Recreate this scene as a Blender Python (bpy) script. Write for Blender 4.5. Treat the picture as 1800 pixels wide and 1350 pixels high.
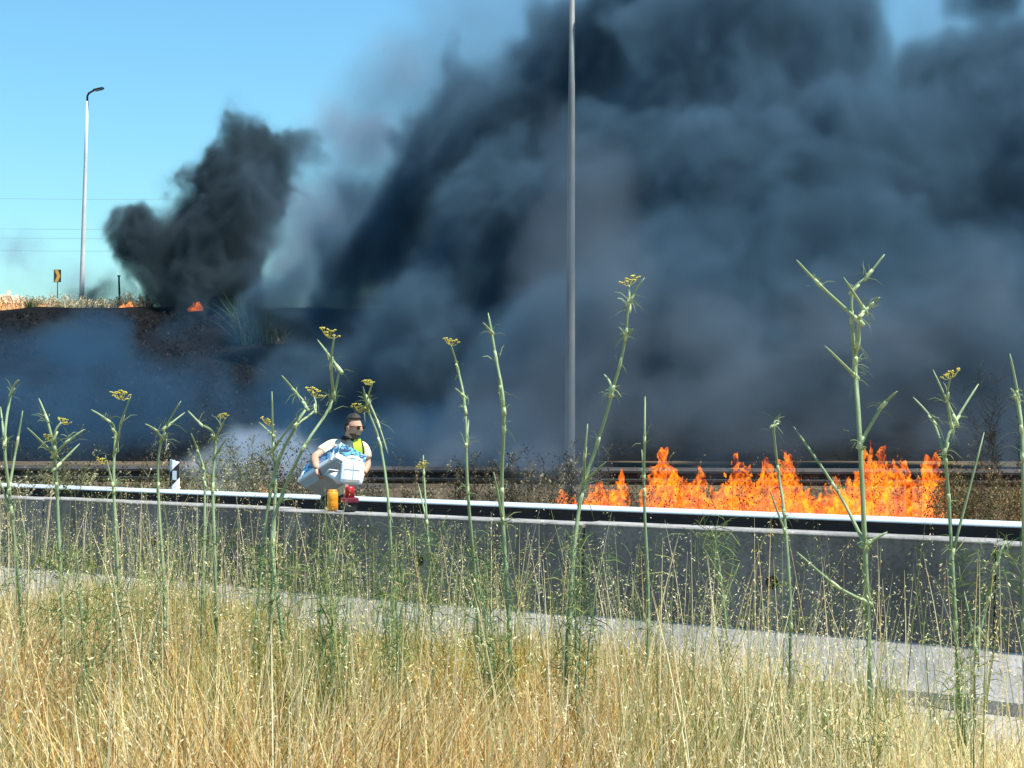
import bpy, bmesh, math, random
import numpy as np
from mathutils import Vector, Matrix
R = math.radians
random.seed(7)
rng = np.random.default_rng(11)
scene = bpy.context.scene
for o in list(bpy.data.objects):
    bpy.data.objects.remove(o)
C = scene.collection

# ------------------------------------------------------------------ camera
EYE = 1.45
FPX = 2600.0                      # focal length in pixels of an 1800 px wide frame
PITCH = math.atan(55 / FPX)       # the horizon lies a little under the middle
cam_d = bpy.data.cameras.new('camera')
cam_d.sensor_width = 36
cam_d.lens = 36 * FPX / 1800
cam_d.clip_start = 0.1
cam_d.clip_end = 4000
cam = bpy.data.objects.new('camera', cam_d)
C.objects.link(cam)
cam.location = (0, 0, EYE)
cam.rotation_euler = (R(90) + PITCH, 0, 0)
scene.camera = cam

# ------------------------------------------------------------------ sky and sun
ROAD = Vector((-0.840, 0.542, 0))          # the way the road runs off to the left
NRM = Vector((-0.542, -0.840, 0))          # from the barrier towards the camera side
SUN_EL = R(62)
sh = (-ROAD * math.cos(R(9)) - NRM * math.sin(R(9))).normalized()   # from the right, just behind the barrier's plane
SUN_DIR = Vector((sh.x * math.cos(SUN_EL), sh.y * math.cos(SUN_EL), math.sin(SUN_EL)))
world = bpy.data.worlds.new('World')
scene.world = world
world.use_nodes = True
wn = world.node_tree
bg = wn.nodes['Background']
sky = wn.nodes.new('ShaderNodeTexSky')
sky.sky_type = 'NISHITA'
sky.sun_disc = False
sky.sun_elevation = SUN_EL
sky.sun_rotation = math.atan2(sh.x, sh.y)
sky.air_density = 1.6
sky.dust_density = 0.0
sky.ozone_density = 2.0
tint = wn.nodes.new('ShaderNodeMix')          # the whole sky a little cooler, as the photograph is
tint.data_type = 'RGBA'; tint.blend_type = 'MULTIPLY'
tint.inputs[0].default_value = 1.0
tint.inputs[7].default_value = (0.46, 0.79, 0.97, 1)
wn.links.new(sky.outputs[0], tint.inputs[6])
wn.links.new(tint.outputs[2], bg.inputs[0])
bg.inputs[1].default_value = 0.092
sun_d = bpy.data.lights.new('sun', 'SUN')
sun_d.energy = 5.0
sun_d.angle = R(0.5)
sun_d.color = (1.0, 0.95, 0.86)
sun = bpy.data.objects.new('sun', sun_d)
C.objects.link(sun)
sun.location = (30, -10, 60)
sun.rotation_euler = SUN_DIR.to_track_quat('Z', 'Y').to_euler()
vs = scene.view_settings
vs.view_transform = 'Standard'
vs.look = 'None'
vs.gamma = 1.0
vs.exposure = 1.0
vs.use_curve_mapping = False
cy = scene.cycles
cy.use_denoising = True
cy.max_bounces = 8
cy.diffuse_bounces = 3
cy.transparent_max_bounces = 24
cy.volume_bounces = 1
cy.volume_max_steps = 192
cy.volume_step_rate = 1.0
cy.sample_clamp_indirect = 6.0

# ------------------------------------------------------------------ helpers
def at(px, py, D):
    """the point at distance D (along +Y) that was measured at px, py in the photograph"""
    x = (px - 900) / FPX
    y = (675 - py) / FPX
    cp, sp = math.cos(PITCH), math.sin(PITCH)
    d = Vector((x, cp - y * sp, sp + y * cp))
    d *= D / d.y
    return Vector((d.x, d.y, d.z + EYE))

def tag(o, label=None, cat=None, group=None, kind=None):
    if label: o['label'] = label
    if cat: o['category'] = cat
    if group: o['group'] = group
    if kind: o['kind'] = kind
    return o

def empty(name, loc=(0, 0, 0), rz=0.0):
    o = bpy.data.objects.new(name, None)
    C.objects.link(o)
    o.location = loc
    o.rotation_euler = (0, 0, rz)
    o.empty_display_size = 0.1
    return o

def link(name, me, m=None, parent=None):
    o = bpy.data.objects.new(name, me)
    C.objects.link(o)
    if m is not None:
        me.materials.append(m)
    if parent is not None:
        o.parent = parent
    return o

class MB:
    """collects shapes and links them as one mesh"""
    def __init__(self):
        self.v = []; self.f = []; self.sm = []
    def add(self, vs, fs, smooth=False):
        n = len(self.v)
        self.v += [tuple(p) for p in vs]
        for f in fs:
            self.f.append(tuple(i + n for i in f)); self.sm.append(smooth)
        return self
    def box(self, c, s, M=None, bev=0.0):
        if bev > 0:
            bm = bmesh.new()
            bmesh.ops.create_cube(bm, size=1)
            for v in bm.verts: v.co = Vector((v.co.x * s[0], v.co.y * s[1], v.co.z * s[2]))
            bmesh.ops.bevel(bm, geom=bm.edges[:], offset=bev, segments=2, affect='EDGES', profile=0.6)
            bm.verts.index_update()
            vs = [v.co.copy() for v in bm.verts]; fs = [[v.index for v in f.verts] for f in bm.faces]
            bm.free()
        else:
            vs = [Vector((x * s[0] / 2, y * s[1] / 2, z * s[2] / 2)) for x in (-1, 1) for y in (-1, 1) for z in (-1, 1)]
            fs = [(0, 1, 3, 2), (4, 6, 7, 5), (0, 4, 5, 1), (2, 3, 7, 6), (0, 2, 6, 4), (1, 5, 7, 3)]
        c = Vector(c)
        vs = [((M @ p) if M is not None else p) + c for p in vs]
        return self.add(vs, fs)
    def tube(self, pts, rad, n=8, cap=True, flat=1.0, smooth=True):
        pts = [Vector(p) for p in pts]
        if not hasattr(rad, '__len__'): rad = [rad] * len(pts)
        vs, fs = [], []
        ref = None
        for i, p in enumerate(pts):
            t = (pts[min(i + 1, len(pts) - 1)] - pts[max(i - 1, 0)]).normalized()
            if ref is None:
                ref = t.orthogonal().normalized()
            ref = (ref - t * ref.dot(t))
            if ref.length < 1e-5: ref = t.orthogonal()
            ref.normalize()
            b = t.cross(ref)
            for k in range(n):
                a = 2 * math.pi * k / n
                vs.append(p + (ref * math.cos(a) + b * math.sin(a) * flat) * rad[i])
        for i in range(len(pts) - 1):
            for k in range(n):
                k2 = (k + 1) % n
                fs.append((i * n + k, i * n + k2, (i + 1) * n + k2, (i + 1) * n + k))
        self.add(vs, fs, smooth)
        if cap:
            m = len(self.v) - len(vs)
            self.f.append(tuple(m + k for k in reversed(range(n)))); self.sm.append(False)
            self.f.append(tuple(m + (len(pts) - 1) * n + k for k in range(n))); self.sm.append(False)
        return self
    def sphere(self, c, r, seg=10, rings=7, M=None):
        vs, fs = [], []
        for i in range(rings + 1):
            th = math.pi * i / rings
            for k in range(seg):
                a = 2 * math.pi * k / seg
                p = Vector((math.sin(th) * math.cos(a) * r[0], math.sin(th) * math.sin(a) * r[1], math.cos(th) * r[2]))
                if M is not None: p = M @ p
                vs.append(p + Vector(c))
        for i in range(rings):
            for k in range(seg):
                k2 = (k + 1) % seg
                fs.append((i * seg + k, (i + 1) * seg + k, (i + 1) * seg + k2, i * seg + k2))
        return self.add(vs, fs, True)
    def prism(self, prof, a, b, smooth=False):
        """a closed profile of points given by a function of the end point"""
        A = [a + p for p in prof]; B = [b + p for p in prof]
        n = len(prof)
        fs = [(i, (i + 1) % n, n + (i + 1) % n, n + i) for i in range(n)]
        self.add(A + B, fs, smooth)
        m = len(self.v) - 2 * n
        self.f.append(tuple(m + k for k in reversed(range(n)))); self.sm.append(False)
        self.f.append(tuple(m + n + k for k in range(n))); self.sm.append(False)
        return self
    def build(self, name, m=None, parent=None):
        me = bpy.data.meshes.new(name)
        me.from_pydata(self.v, [], self.f)
        me.polygons.foreach_set('use_smooth', self.sm)
        bm = bmesh.new(); bm.from_mesh(me)
        bmesh.ops.recalc_face_normals(bm, faces=bm.faces)
        bm.to_mesh(me); bm.free()
        me.update()
        return link(name, me, m, parent)

def fast_mesh(name, V, F, col=None, smooth=False):
    """V (n,3), F (m,4) numpy"""
    me = bpy.data.meshes.new(name)
    V = np.ascontiguousarray(V, dtype=np.float32); F = np.ascontiguousarray(F, dtype=np.int32)
    k = F.shape[1]
    me.vertices.add(len(V)); me.vertices.foreach_set('co', V.ravel())
    me.loops.add(F.size); me.loops.foreach_set('vertex_index', F.ravel())
    me.polygons.add(len(F))
    me.polygons.foreach_set('loop_start', np.arange(0, F.size, k, dtype=np.int32))
    me.polygons.foreach_set('loop_total', np.full(len(F), k, dtype=np.int32))
    if smooth: me.polygons.foreach_set('use_smooth', np.ones(len(F), dtype=bool))
    if col is not None:
        a = me.attributes.new('Col', 'FLOAT_COLOR', 'POINT')
        c4 = np.ones((len(V), 4), dtype=np.float32); c4[:, :3] = col
        a.data.foreach_set('color', c4.ravel())
    me.update(calc_edges=True)
    return me

def vnoise(x, y, seed=0):
    """smooth value noise in two dimensions for numpy arrays"""
    r = np.random.default_rng(seed).random((64, 64))
    xi = np.floor(x).astype(int); yi = np.floor(y).astype(int)
    fx = x - xi; fy = y - yi
    fx = fx * fx * (3 - 2 * fx); fy = fy * fy * (3 - 2 * fy)
    g = lambda i, j: r[i % 64, j % 64]
    return (g(xi, yi) * (1 - fx) + g(xi + 1, yi) * fx) * (1 - fy) + (g(xi, yi + 1) * (1 - fx) + g(xi + 1, yi + 1) * fx) * fy

# ------------------------------------------------------------------ materials
def mat(name, col, rough=0.7, col2=None, scale=8.0, detail=6.0, bump=0.0, bscale=None, metal=0.0, spec=0.4, stretch=None,
        attr=False, trans=0.0, lo=0.35, hi=0.65, bdist=0.01):
    m = bpy.data.materials.new(name)
    m.use_nodes = True
    nt = m.node_tree
    b = nt.nodes['Principled BSDF']
    b.inputs['Roughness'].default_value = rough
    b.inputs['Metallic'].default_value = metal
    b.inputs['Specular IOR Level'].default_value = spec
    b.inputs['Base Color'].default_value = (*col, 1)
    tc = nt.nodes.new('ShaderNodeTexCoord')
    vec = tc.outputs['Object']
    if stretch:
        mp = nt.nodes.new('ShaderNodeMapping')
        mp.inputs['Scale'].default_value = stretch
        nt.links.new(vec, mp.inputs[0]); vec = mp.outputs[0]
    src = None
    if col2 is not None:
        n = nt.nodes.new('ShaderNodeTexNoise')
        n.inputs['Scale'].default_value = scale; n.inputs['Detail'].default_value = detail
        n.inputs['Roughness'].default_value = 0.62
        nt.links.new(vec, n.inputs['Vector'])
        mr = nt.nodes.new('ShaderNodeMapRange')
        mr.inputs[1].default_value = lo; mr.inputs[2].default_value = hi
        nt.links.new(n.outputs[0], mr.inputs[0])
        mx = nt.nodes.new('ShaderNodeMix'); mx.data_type = 'RGBA'
        nt.links.new(mr.outputs[0], mx.inputs[0])
        mx.inputs[6].default_value = (*col, 1); mx.inputs[7].default_value = (*col2, 1)
        src = mx.outputs[2]
    if attr:
        a = nt.nodes.new('ShaderNodeAttribute'); a.attribute_name = 'Col'
        src = a.outputs[0]
    if src is not None:
        nt.links.new(src, b.inputs['Base Color'])
    if bump > 0:
        n2 = nt.nodes.new('ShaderNodeTexNoise')
        n2.inputs['Scale'].default_value = bscale or scale * 4; n2.inputs['Detail'].default_value = 5
        nt.links.new(vec, n2.inputs['Vector'])
        bp = nt.nodes.new('ShaderNodeBump')
        bp.inputs['Strength'].default_value = bump; bp.inputs['Distance'].default_value = bdist
        nt.links.new(n2.outputs[0], bp.inputs['Height'])
        nt.links.new(bp.outputs[0], b.inputs['Normal'])
    if trans > 0:                                   # thin leaves let some light through
        tr = nt.nodes.new('ShaderNodeBsdfTranslucent')
        tr.inputs[0].default_value = (*col, 1)
        if src is not None: nt.links.new(src, tr.inputs[0])
        ms = nt.nodes.new('ShaderNodeMixShader'); ms.inputs[0].default_value = trans
        nt.links.new(b.outputs[0], ms.inputs[1]); nt.links.new(tr.outputs[0], ms.inputs[2])
        nt.links.new(ms.outputs[0], nt.nodes['Material Output'].inputs[0])
    return m

# small language for geometry-node fields
class NF:
    def __init__(self, t, s): self.t, self.s = t, s
    def _m(self, op, *a):
        n = self.t.nodes.new('ShaderNodeMath'); n.operation = op
        for i, x in enumerate((self,) + a):
            if isinstance(x, NF): self.t.links.new(x.s, n.inputs[i])
            else: n.inputs[i].default_value = x
        return NF(self.t, n.outputs[0])
    def __add__(self, o): return self._m('ADD', o)
    __radd__ = __add__
    def __sub__(self, o): return self._m('SUBTRACT', o)
    def __rsub__(self, o): return (self * -1.0) + o
    def __mul__(self, o): return self._m('MULTIPLY', o)
    __rmul__ = __mul__
    def max(self, o): return self._m('MAXIMUM', o)
    def min(self, o): return self._m('MINIMUM', o)
    def pow(self, o): return self._m('POWER', o)
    def abs(self): return self._m('ABSOLUTE')
    def smax(self, o, k): return self._m('SMOOTH_MAX', o, k)
    def ramp(self, a, b, smooth=True):
        n = self.t.nodes.new('ShaderNodeMapRange')
        n.interpolation_type = 'SMOOTHSTEP' if smooth else 'LINEAR'
        n.inputs[1].default_value = a; n.inputs[2].default_value = b
        self.t.links.new(self.s, n.inputs[0])
        return NF(self.t, n.outputs[0])
class NV:
    def __init__(self, t, s): self.t, self.s = t, s
    def _m(self, op, o):
        n = self.t.nodes.new('ShaderNodeVectorMath'); n.operation = op
        self.t.links.new(self.s, n.inputs[0])
        if isinstance(o, NV): self.t.links.new(o.s, n.inputs[1])
        elif op == 'SCALE': n.inputs['Scale'].default_value = o
        elif o is not None: n.inputs[1].default_value = o
        return n
    def add(self, o): return NV(self.t, self._m('ADD', o).outputs[0])
    def sub(self, o): return NV(self.t, self._m('SUBTRACT', o).outputs[0])
    def mul(self, o): return NV(self.t, self._m('MULTIPLY', o).outputs[0])
    def scale(self, k): return NV(self.t, self._m('SCALE', k).outputs[0])
    def length(self): return NF(self.t, self._m('LENGTH', None).outputs['Value'])
    def noise(self, scale, detail=2.0, rough=0.5, dist=0.0):
        n = self.t.nodes.new('ShaderNodeTexNoise')
        n.inputs['Scale'].default_value = scale; n.inputs['Detail'].default_value = detail
        n.inputs['Roughness'].default_value = rough; n.inputs['Distortion'].default_value = dist
        self.t.links.new(self.s, n.inputs['Vector'])
        return NF(self.t, n.outputs[0]), NV(self.t, n.outputs[1])
    def sep(self):
        n = self.t.nodes.new('ShaderNodeSeparateXYZ')
        self.t.links.new(self.s, n.inputs[0])
        return [NF(self.t, n.outputs[i]) for i in range(3)]
def gn_volume(obj, field, lo, hi, voxel, material=None, iso=None):
    """fills the box lo..hi with the density that field(position) gives; with iso, its surface as a mesh"""
    t = bpy.data.node_groups.new(obj.name + '_field', 'GeometryNodeTree')
    t.interface.new_socket('Geometry', in_out='INPUT', socket_type='NodeSocketGeometry')
    t.interface.new_socket('Geometry', in_out='OUTPUT', socket_type='NodeSocketGeometry')
    out = t.nodes.new('NodeGroupOutput')
    pos = t.nodes.new('GeometryNodeInputPosition')
    vc = t.nodes.new('GeometryNodeVolumeCube')
    d = field(NV(t, pos.outputs[0]), t)
    t.links.new(d.s, vc.inputs['Density'])
    vc.inputs['Min'].default_value = lo; vc.inputs['Max'].default_value = hi
    for k, ax in enumerate('XYZ'):
        vc.inputs['Resolution ' + ax].default_value = max(4, int((hi[k] - lo[k]) / voxel))
    g = vc.outputs[0]
    if iso is not None:
        vm = t.nodes.new('GeometryNodeVolumeToMesh')
        vm.inputs['Threshold'].default_value = iso
        t.links.new(g, vm.inputs[0]); g = vm.outputs[0]
    if material is not None:
        sm = t.nodes.new('GeometryNodeSetMaterial')
        sm.inputs['Material'].default_value = material
        t.links.new(g, sm.inputs[0]); g = sm.outputs[0]
    t.links.new(g, out.inputs[0])
    md = obj.modifiers.new('field', 'NODES')
    md.node_group = t
    return t

# ------------------------------------------------------------------ ground, carriageway, embankment
LOW = -0.30                                   # the carriageway beyond the barrier lies a little lower
def along(px, D600):
    """point of a line parallel to the road that stands at D600 where px = 600; the lines meet at px = -3130"""
    D = D600 * 3730.0 / (px + 3130.0)
    return Vector(((px - 900) / FPX * D, D, 0))
B0 = along(600, 9.75)                         # middle line of the barrier
def road_pt(s, n, z):
    """s metres along the road from B0 (to the left), n metres towards the camera"""
    return B0 + ROAD * s + NRM * n + Vector((0, 0, z))

M_soil = mat('dry_soil', (0.42, 0.33, 0.20), 0.95, (0.27, 0.20, 0.12), 3.0, bump=0.6, bscale=30)
M_gravel = mat('pale_gravel', (0.36, 0.34, 0.31), 0.9, (0.24, 0.23, 0.21), 18.0, bump=0.7, bscale=60)
M_asph = mat('asphalt', (0.055, 0.056, 0.058), 0.85, (0.085, 0.085, 0.083), 9.0, bump=0.4, bscale=120)
M_burnt = mat('burnt_ground', (0.005, 0.0055, 0.006), 0.95, (0.012, 0.012, 0.0125), 0.9, bump=0.8, bscale=5, lo=0.45, hi=0.72, bdist=0.1, spec=0.04)
M_verge = mat('scorched_verge', (0.05, 0.04, 0.03), 0.95, (0.13, 0.10, 0.06), 1.4, bump=0.8, bscale=12, bdist=0.05, spec=0.08)

def sheet(name, pts, m, z=None):
    me = bpy.data.meshes.new(name)
    me.from_pydata([tuple(p) for p in pts], [], [tuple(range(len(pts)))])
    return tag(link(name, me, m), kind='structure')
# near ground: one sheet up to the barrier, then the lower land out to the horizon
sheet('near_ground', [road_pt(-60, 40, 0), road_pt(80, 40, 0), road_pt(80, 0.05, 0), road_pt(-60, 0.05, 0)][::-1], M_soil)
sheet('gravel_strip', [road_pt(-60, 1.25, 0.004), road_pt(80, 1.25, 0.004), road_pt(80, 0.1, 0.004), road_pt(-60, 0.1, 0.004)][::-1], M_gravel)
sheet('land', [(-1500, -300, LOW - 0.012), (1500, -300, LOW - 0.012), (1500, 2500, LOW - 0.012), (-1500, 2500, LOW - 0.012)], M_verge)
sheet('road', [road_pt(-60, -0.1, LOW), road_pt(90, -0.1, LOW), road_pt(90, -6.2, LOW), road_pt(-60, -6.2, LOW)], M_asph)
M_line = mat('road_paint', (0.75, 0.75, 0.72), 0.7, (0.55, 0.55, 0.52), 12.0)
sheet('road_line', [road_pt(-60, -5.7, LOW + 0.004), road_pt(90, -5.7, LOW + 0.004), road_pt(90, -5.85, LOW + 0.004), road_pt(-60, -5.85, LOW + 0.004)], M_line)

# embankment that carries the upper road
CREST_D, CREST_Z = 80.0, at(400, 541, 80).z
def embankment():
    nx, ny = 220, 46
    X = np.linspace(-110, 130, nx)
    T = np.linspace(0, 1, ny)
    V = np.zeros((ny, nx, 3))
    for j, t in enumerate(T):
        if t < 0.72:
            u = t / 0.72
            Y = 56 + 24 * u
            z = LOW - 0.4 + (CREST_Z - LOW + 0.4) * (u ** 0.92)
            rough = 0.55 * math.sin(math.pi * min(1, u)) + 0.02
        else:
            u = (t - 0.72) / 0.28
            Y = 80 + 45 * u
            z = CREST_Z + (-0.25 if u > 0 else 0)
            crest = 0.16 if u < 0.02 else 0.0
            rough = 0.0
        n = (vnoise(X * 0.35 + 50, np.full(nx, Y * 0.35), 3) - 0.5) + 0.5 * (vnoise(X * 1.1 + 90, np.full(nx, Y * 1.1), 4) - 0.5)
        V[j, :, 0] = X; V[j, :, 1] = Y; V[j, :, 2] = z + n * (rough * 1.2 + (0.22 if abs(t - 0.72) < 0.04 else 0))
    idx = np.arange(nx * ny).reshape(ny, nx)
    F = np.stack([idx[:-1, :-1], idx[:-1, 1:], idx[1:, 1:], idx[1:, :-1]], -1).reshape(-1, 4)
    me = fast_mesh('embankment', V.reshape(-1, 3), F, smooth=True)
    o = link('embankment', me, M_burnt)
    return tag(o, kind='structure')
embankment()

# ------------------------------------------------------------------ concrete barrier
def concrete(name, base, dark, speck=0.62):
    m = mat(name, base, 0.9, dark, 2.2, 8.0, bump=0.5, bscale=70, lo=0.3, hi=0.75, stretch=(1, 1, 0.45))
    nt = m.node_tree; b = nt.nodes['Principled BSDF']
    src = b.inputs['Base Color'].links[0].from_socket
    tc = nt.nodes.new('ShaderNodeNewGeometry')
    for sc, st, lo, hi, low in ((9.0, (1, 1, 0.07), 0.42, 0.6, 0.72), (45.0, (1, 1, 1), 0.36, 0.5, speck), (1.1, (1, 1, 1.6), 0.35, 0.6, 0.75)):
        mp = nt.nodes.new('ShaderNodeMapping'); mp.inputs['Scale'].default_value = st
        nt.links.new(tc.outputs['Position'], mp.inputs[0])
        n = nt.nodes.new('ShaderNodeTexNoise'); n.inputs['Scale'].default_value = sc; n.inputs['Detail'].default_value = 4
        nt.links.new(mp.outputs[0], n.inputs['Vector'])
        mr = nt.nodes.new('ShaderNodeMapRange'); mr.inputs[1].default_value = lo; mr.inputs[2].default_value = hi; mr.inputs[3].default_value = low
        nt.links.new(n.outputs[0], mr.inputs[0])
        mx = nt.nodes.new('ShaderNodeMix'); mx.data_type = 'RGBA'; mx.blend_type = 'MULTIPLY'; mx.inputs[0].default_value = 1.0
        nt.links.new(src, mx.inputs[6]); nt.links.new(mr.outputs[0], mx.inputs[7])
        src = mx.outputs[2]
    nt.links.new(src, b.inputs['Base Color'])
    return m
M_conc = concrete('shaded_weathered_concrete', (0.23, 0.225, 0.212), (0.14, 0.136, 0.127), 0.75)  # shade on the upper face is put into this darker base colour
M_foot = concrete('sunlit_tone_concrete', (0.50, 0.49, 0.46), (0.38, 0.37, 0.35), 0.85)  # same concrete, paler: sunlight on the slope put into the colour
M_hole = mat('dark_hole', (0.01, 0.01, 0.01), 0.9)
def jersey_profile(w=1.0):
    # (towards camera, up)
    return [(0.121, 0.292), (0.085, 0.803), (-0.085, 0.803), (-0.121, 0.02), (-0.121, -0.02)]
FOOT = [(0.29, 0.0), (0.29, 0.075), (0.127, 0.290), (-0.119, 0.290), (-0.123, -0.03), (-0.29, -0.23), (-0.29, -0.30)]
LIT_TOP = [(0.090, 0.805), (0.090, 0.812), (0.082, 0.82), (-0.082, 0.82), (-0.090, 0.812), (-0.090, 0.805)]  # thin added cap that draws the sunlit top edge
SEG = 2.36
barrier = empty('concrete_barrier', road_pt(0, 0, 0))
tag(barrier, 'long grey concrete safety barrier with sloped foot behind the dry grass', 'barrier')
s_joint = (along(1040, 9.75) - B0).dot(ROAD)
prof = jersey_profile()
def barrier_segment(nm, prof, m):
    mb = MB()
    P = [NRM * a + Vector((0, 0, b)) for a, b in prof]
    h = SEG / 2 - 0.007
    mb.prism(P, -ROAD * h, ROAD * h)
    me = bpy.data.meshes.new(nm)
    me.from_pydata(mb.v, [], mb.f)
    bm = bmesh.new(); bm.from_mesh(me)
    bmesh.ops.recalc_face_normals(bm, faces=bm.faces)
    ends = [e for e in bm.edges if abs(abs((e.verts[0].co).dot(ROAD)) - h) < 1e-4 and abs(abs((e.verts[1].co).dot(ROAD)) - h) < 1e-4]
    bmesh.ops.bevel(bm, geom=ends, offset=0.012, segments=1, affect='EDGES')
    bm.to_mesh(me); bm.free()
    me.materials.append(m)
    return me
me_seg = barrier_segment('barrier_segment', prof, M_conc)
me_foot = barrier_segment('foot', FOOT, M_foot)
me_lit_top = barrier_segment('lit_top_edge', LIT_TOP, concrete('lit_top_concrete', (0.36, 0.35, 0.33), (0.24, 0.235, 0.22), 0.8))  # lighter colour stands for sun on the barrier top
mbh = MB()
zc = 0.545
for k in range(1):
    c = NRM * 0.106 + Vector((0, 0, zc))
    mbh.tube([c - NRM * 0.02, c + NRM * 0.0045], 0.036, 12)
hole_me = None
for i in range(-7, 14):
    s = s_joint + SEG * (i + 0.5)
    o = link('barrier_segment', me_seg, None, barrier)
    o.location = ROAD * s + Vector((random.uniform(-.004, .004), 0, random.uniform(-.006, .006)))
    link('foot', me_foot, None, o); link('lit_top_edge', me_lit_top, None, o)
    if hole_me is None:
        h = mbh.build('lifting_hole', M_hole, o); hole_me = h.data
    else:
        h = link('lifting_hole', hole_me, None, o)

# ------------------------------------------------------------------ guard rails
M_zinc = mat('galvanised_steel', (0.62, 0.68, 0.70), 0.45, (0.48, 0.53, 0.55), 5.0, metal=0.35, spec=0.5, bump=0.1, bscale=40)
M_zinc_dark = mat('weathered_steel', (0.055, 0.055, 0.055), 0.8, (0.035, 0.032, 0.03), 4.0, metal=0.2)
M_web_shade = mat('shade_dark_steel', (0.022, 0.022, 0.024), 0.85, (0.04, 0.032, 0.028), 5.0, spec=0.2)  # shade under the fold, painted as dark steel
M_rail = mat('pale_galvanised_rail', (0.54, 0.62, 0.64), 0.6, (0.44, 0.52, 0.54), 3.0, bump=0.1, bscale=40)
def wbeam(mb, a, b, nrm, ztop, th=0.004, h=0.31, dep=0.083):
    """W-profile rail from a to b, its folds towards nrm"""
    pr = [(0.0, 0.0), (0.35, 0.028), (1.0, 0.060), (1.0, 0.098), (0.12, 0.145), (0.12, 0.165), (1.0, 0.212), (1.0, 0.250), (0.35, 0.282), (0.0, 0.31)]
    front = [nrm * (d * dep) - Vector((0, 0, zz * h / 0.31)) for d, zz in pr]
    back = [p - nrm * th for p in front]
    P = front + back[::-1]
    mb.prism(P, a + Vector((0, 0, ztop)), b + Vector((0, 0, ztop)))
def foldbeam(mb, a, b, nrm, ztop):
    """single-fold rail: a slanted upper face, the lower one drawn back under it"""
    pr = [(0.0, 0.0), (0.010, -0.003), (0.052, 0.032), (0.057, 0.042), (0.054, 0.050), (0.045, 0.052)]
    front = [nrm * d - Vector((0, 0, zz)) for d, zz in pr]
    P = front + [p - nrm * 0.005 for p in front][::-1]
    mb.prism(P, a + Vector((0, 0, ztop)), b + Vector((0, 0, ztop)))
def guard_rail(name, label, pts, nrm, ztop, zground, m, step=4.0, panel=4.0, beam=None):
    root = empty(name, pts[0] + Vector((0, 0, zground)))
    tag(root, label, 'guard rail')
    a, b = pts
    L = (b - a).length; d = (b - a).normalized()
    base = root.location.copy()
    n = int(L / panel)
    shared = {}
    for i in range(n):
        if 'p' not in shared:
            mb = MB(); (beam or wbeam)(mb, Vector((0, 0, 0)) - d * 0.16, d * panel, nrm, 0)
            o = mb.build('rail_panel', m, root); shared['p'] = o.data
            mb = MB()
            mb.box(Vector((0, 0, 0)), (0.10, 0.06, 1.0), Matrix.Rotation(math.atan2(d.y, d.x), 3, 'Z'))
            mb.box(nrm * 0.055 + Vector((0, 0, 0.38)), (0.09, 0.12, 0.2), Matrix.Rotation(math.atan2(d.y, d.x), 3, 'Z'))
            q = mb.build('post', m, root); shared['q'] = q.data
            if beam:
                mb = MB(); mb.prism([nrm * x - Vector((0, 0, zz)) for x, zz in ((0.044, 0.053), (0.030, 0.09), (0.030, 0.27), (0.020, 0.27), (0.020, 0.053))], -d * 0.16, d * panel)  # added dark strip standing in for the rail's shaded underside
                wb = mb.build('rail_shade_web', M_web_shade, o); shared['w'] = wb.data
            mb = MB()
            mb.tube([nrm * 0.005 + d * 0.05 + Vector((0, 0, -0.155)), nrm * 0.03 + d * 0.05 + Vector((0, 0, -0.155))], 0.016, 6)
            bo = mb.build('bolt', M_zinc_dark, o); shared['b'] = bo.data
        else:
            o = link('rail_panel', shared['p'], None, root)
            q = link('post', shared['q'], None, root)
            bo = link('bolt', shared['b'], None, o)
            if beam: link('rail_shade_web', shared['w'], None, o)
        o.location = d * (panel * i) + nrm * (0.003 * (i % 2)) + Vector((0, 0, ztop - zground))
        q.location = d * (panel * i + 1.2) - nrm * 0.13 + Vector((0, 0, ztop - zground - 0.54))
    return root
RAIL600 = 17.5
ra, rb = along(2600, RAIL600), along(-900, RAIL600)
RZ = at(600, 871.8, RAIL600).z
guard_rail('guard_rail', 'long pale galvanised guard rail running across behind the concrete barrier', (ra, rb), NRM, RZ, LOW, M_rail, beam=foldbeam)
# the other guard rail beyond the fire
fa, fb = at(2150, 826, 25.2), at(-300, 829, 28.2)
fz = fa.z
fa.z = fb.z = 0
fd = (fb - fa).normalized(); fn = Vector((fd.y, -fd.x, 0))
if fn.y > 0: fn = -fn
guard_rail('guard_rail', 'dark weathered guard rail standing behind the burning grass', (fa, fb), fn, fz, LOW, M_zinc_dark)

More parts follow.
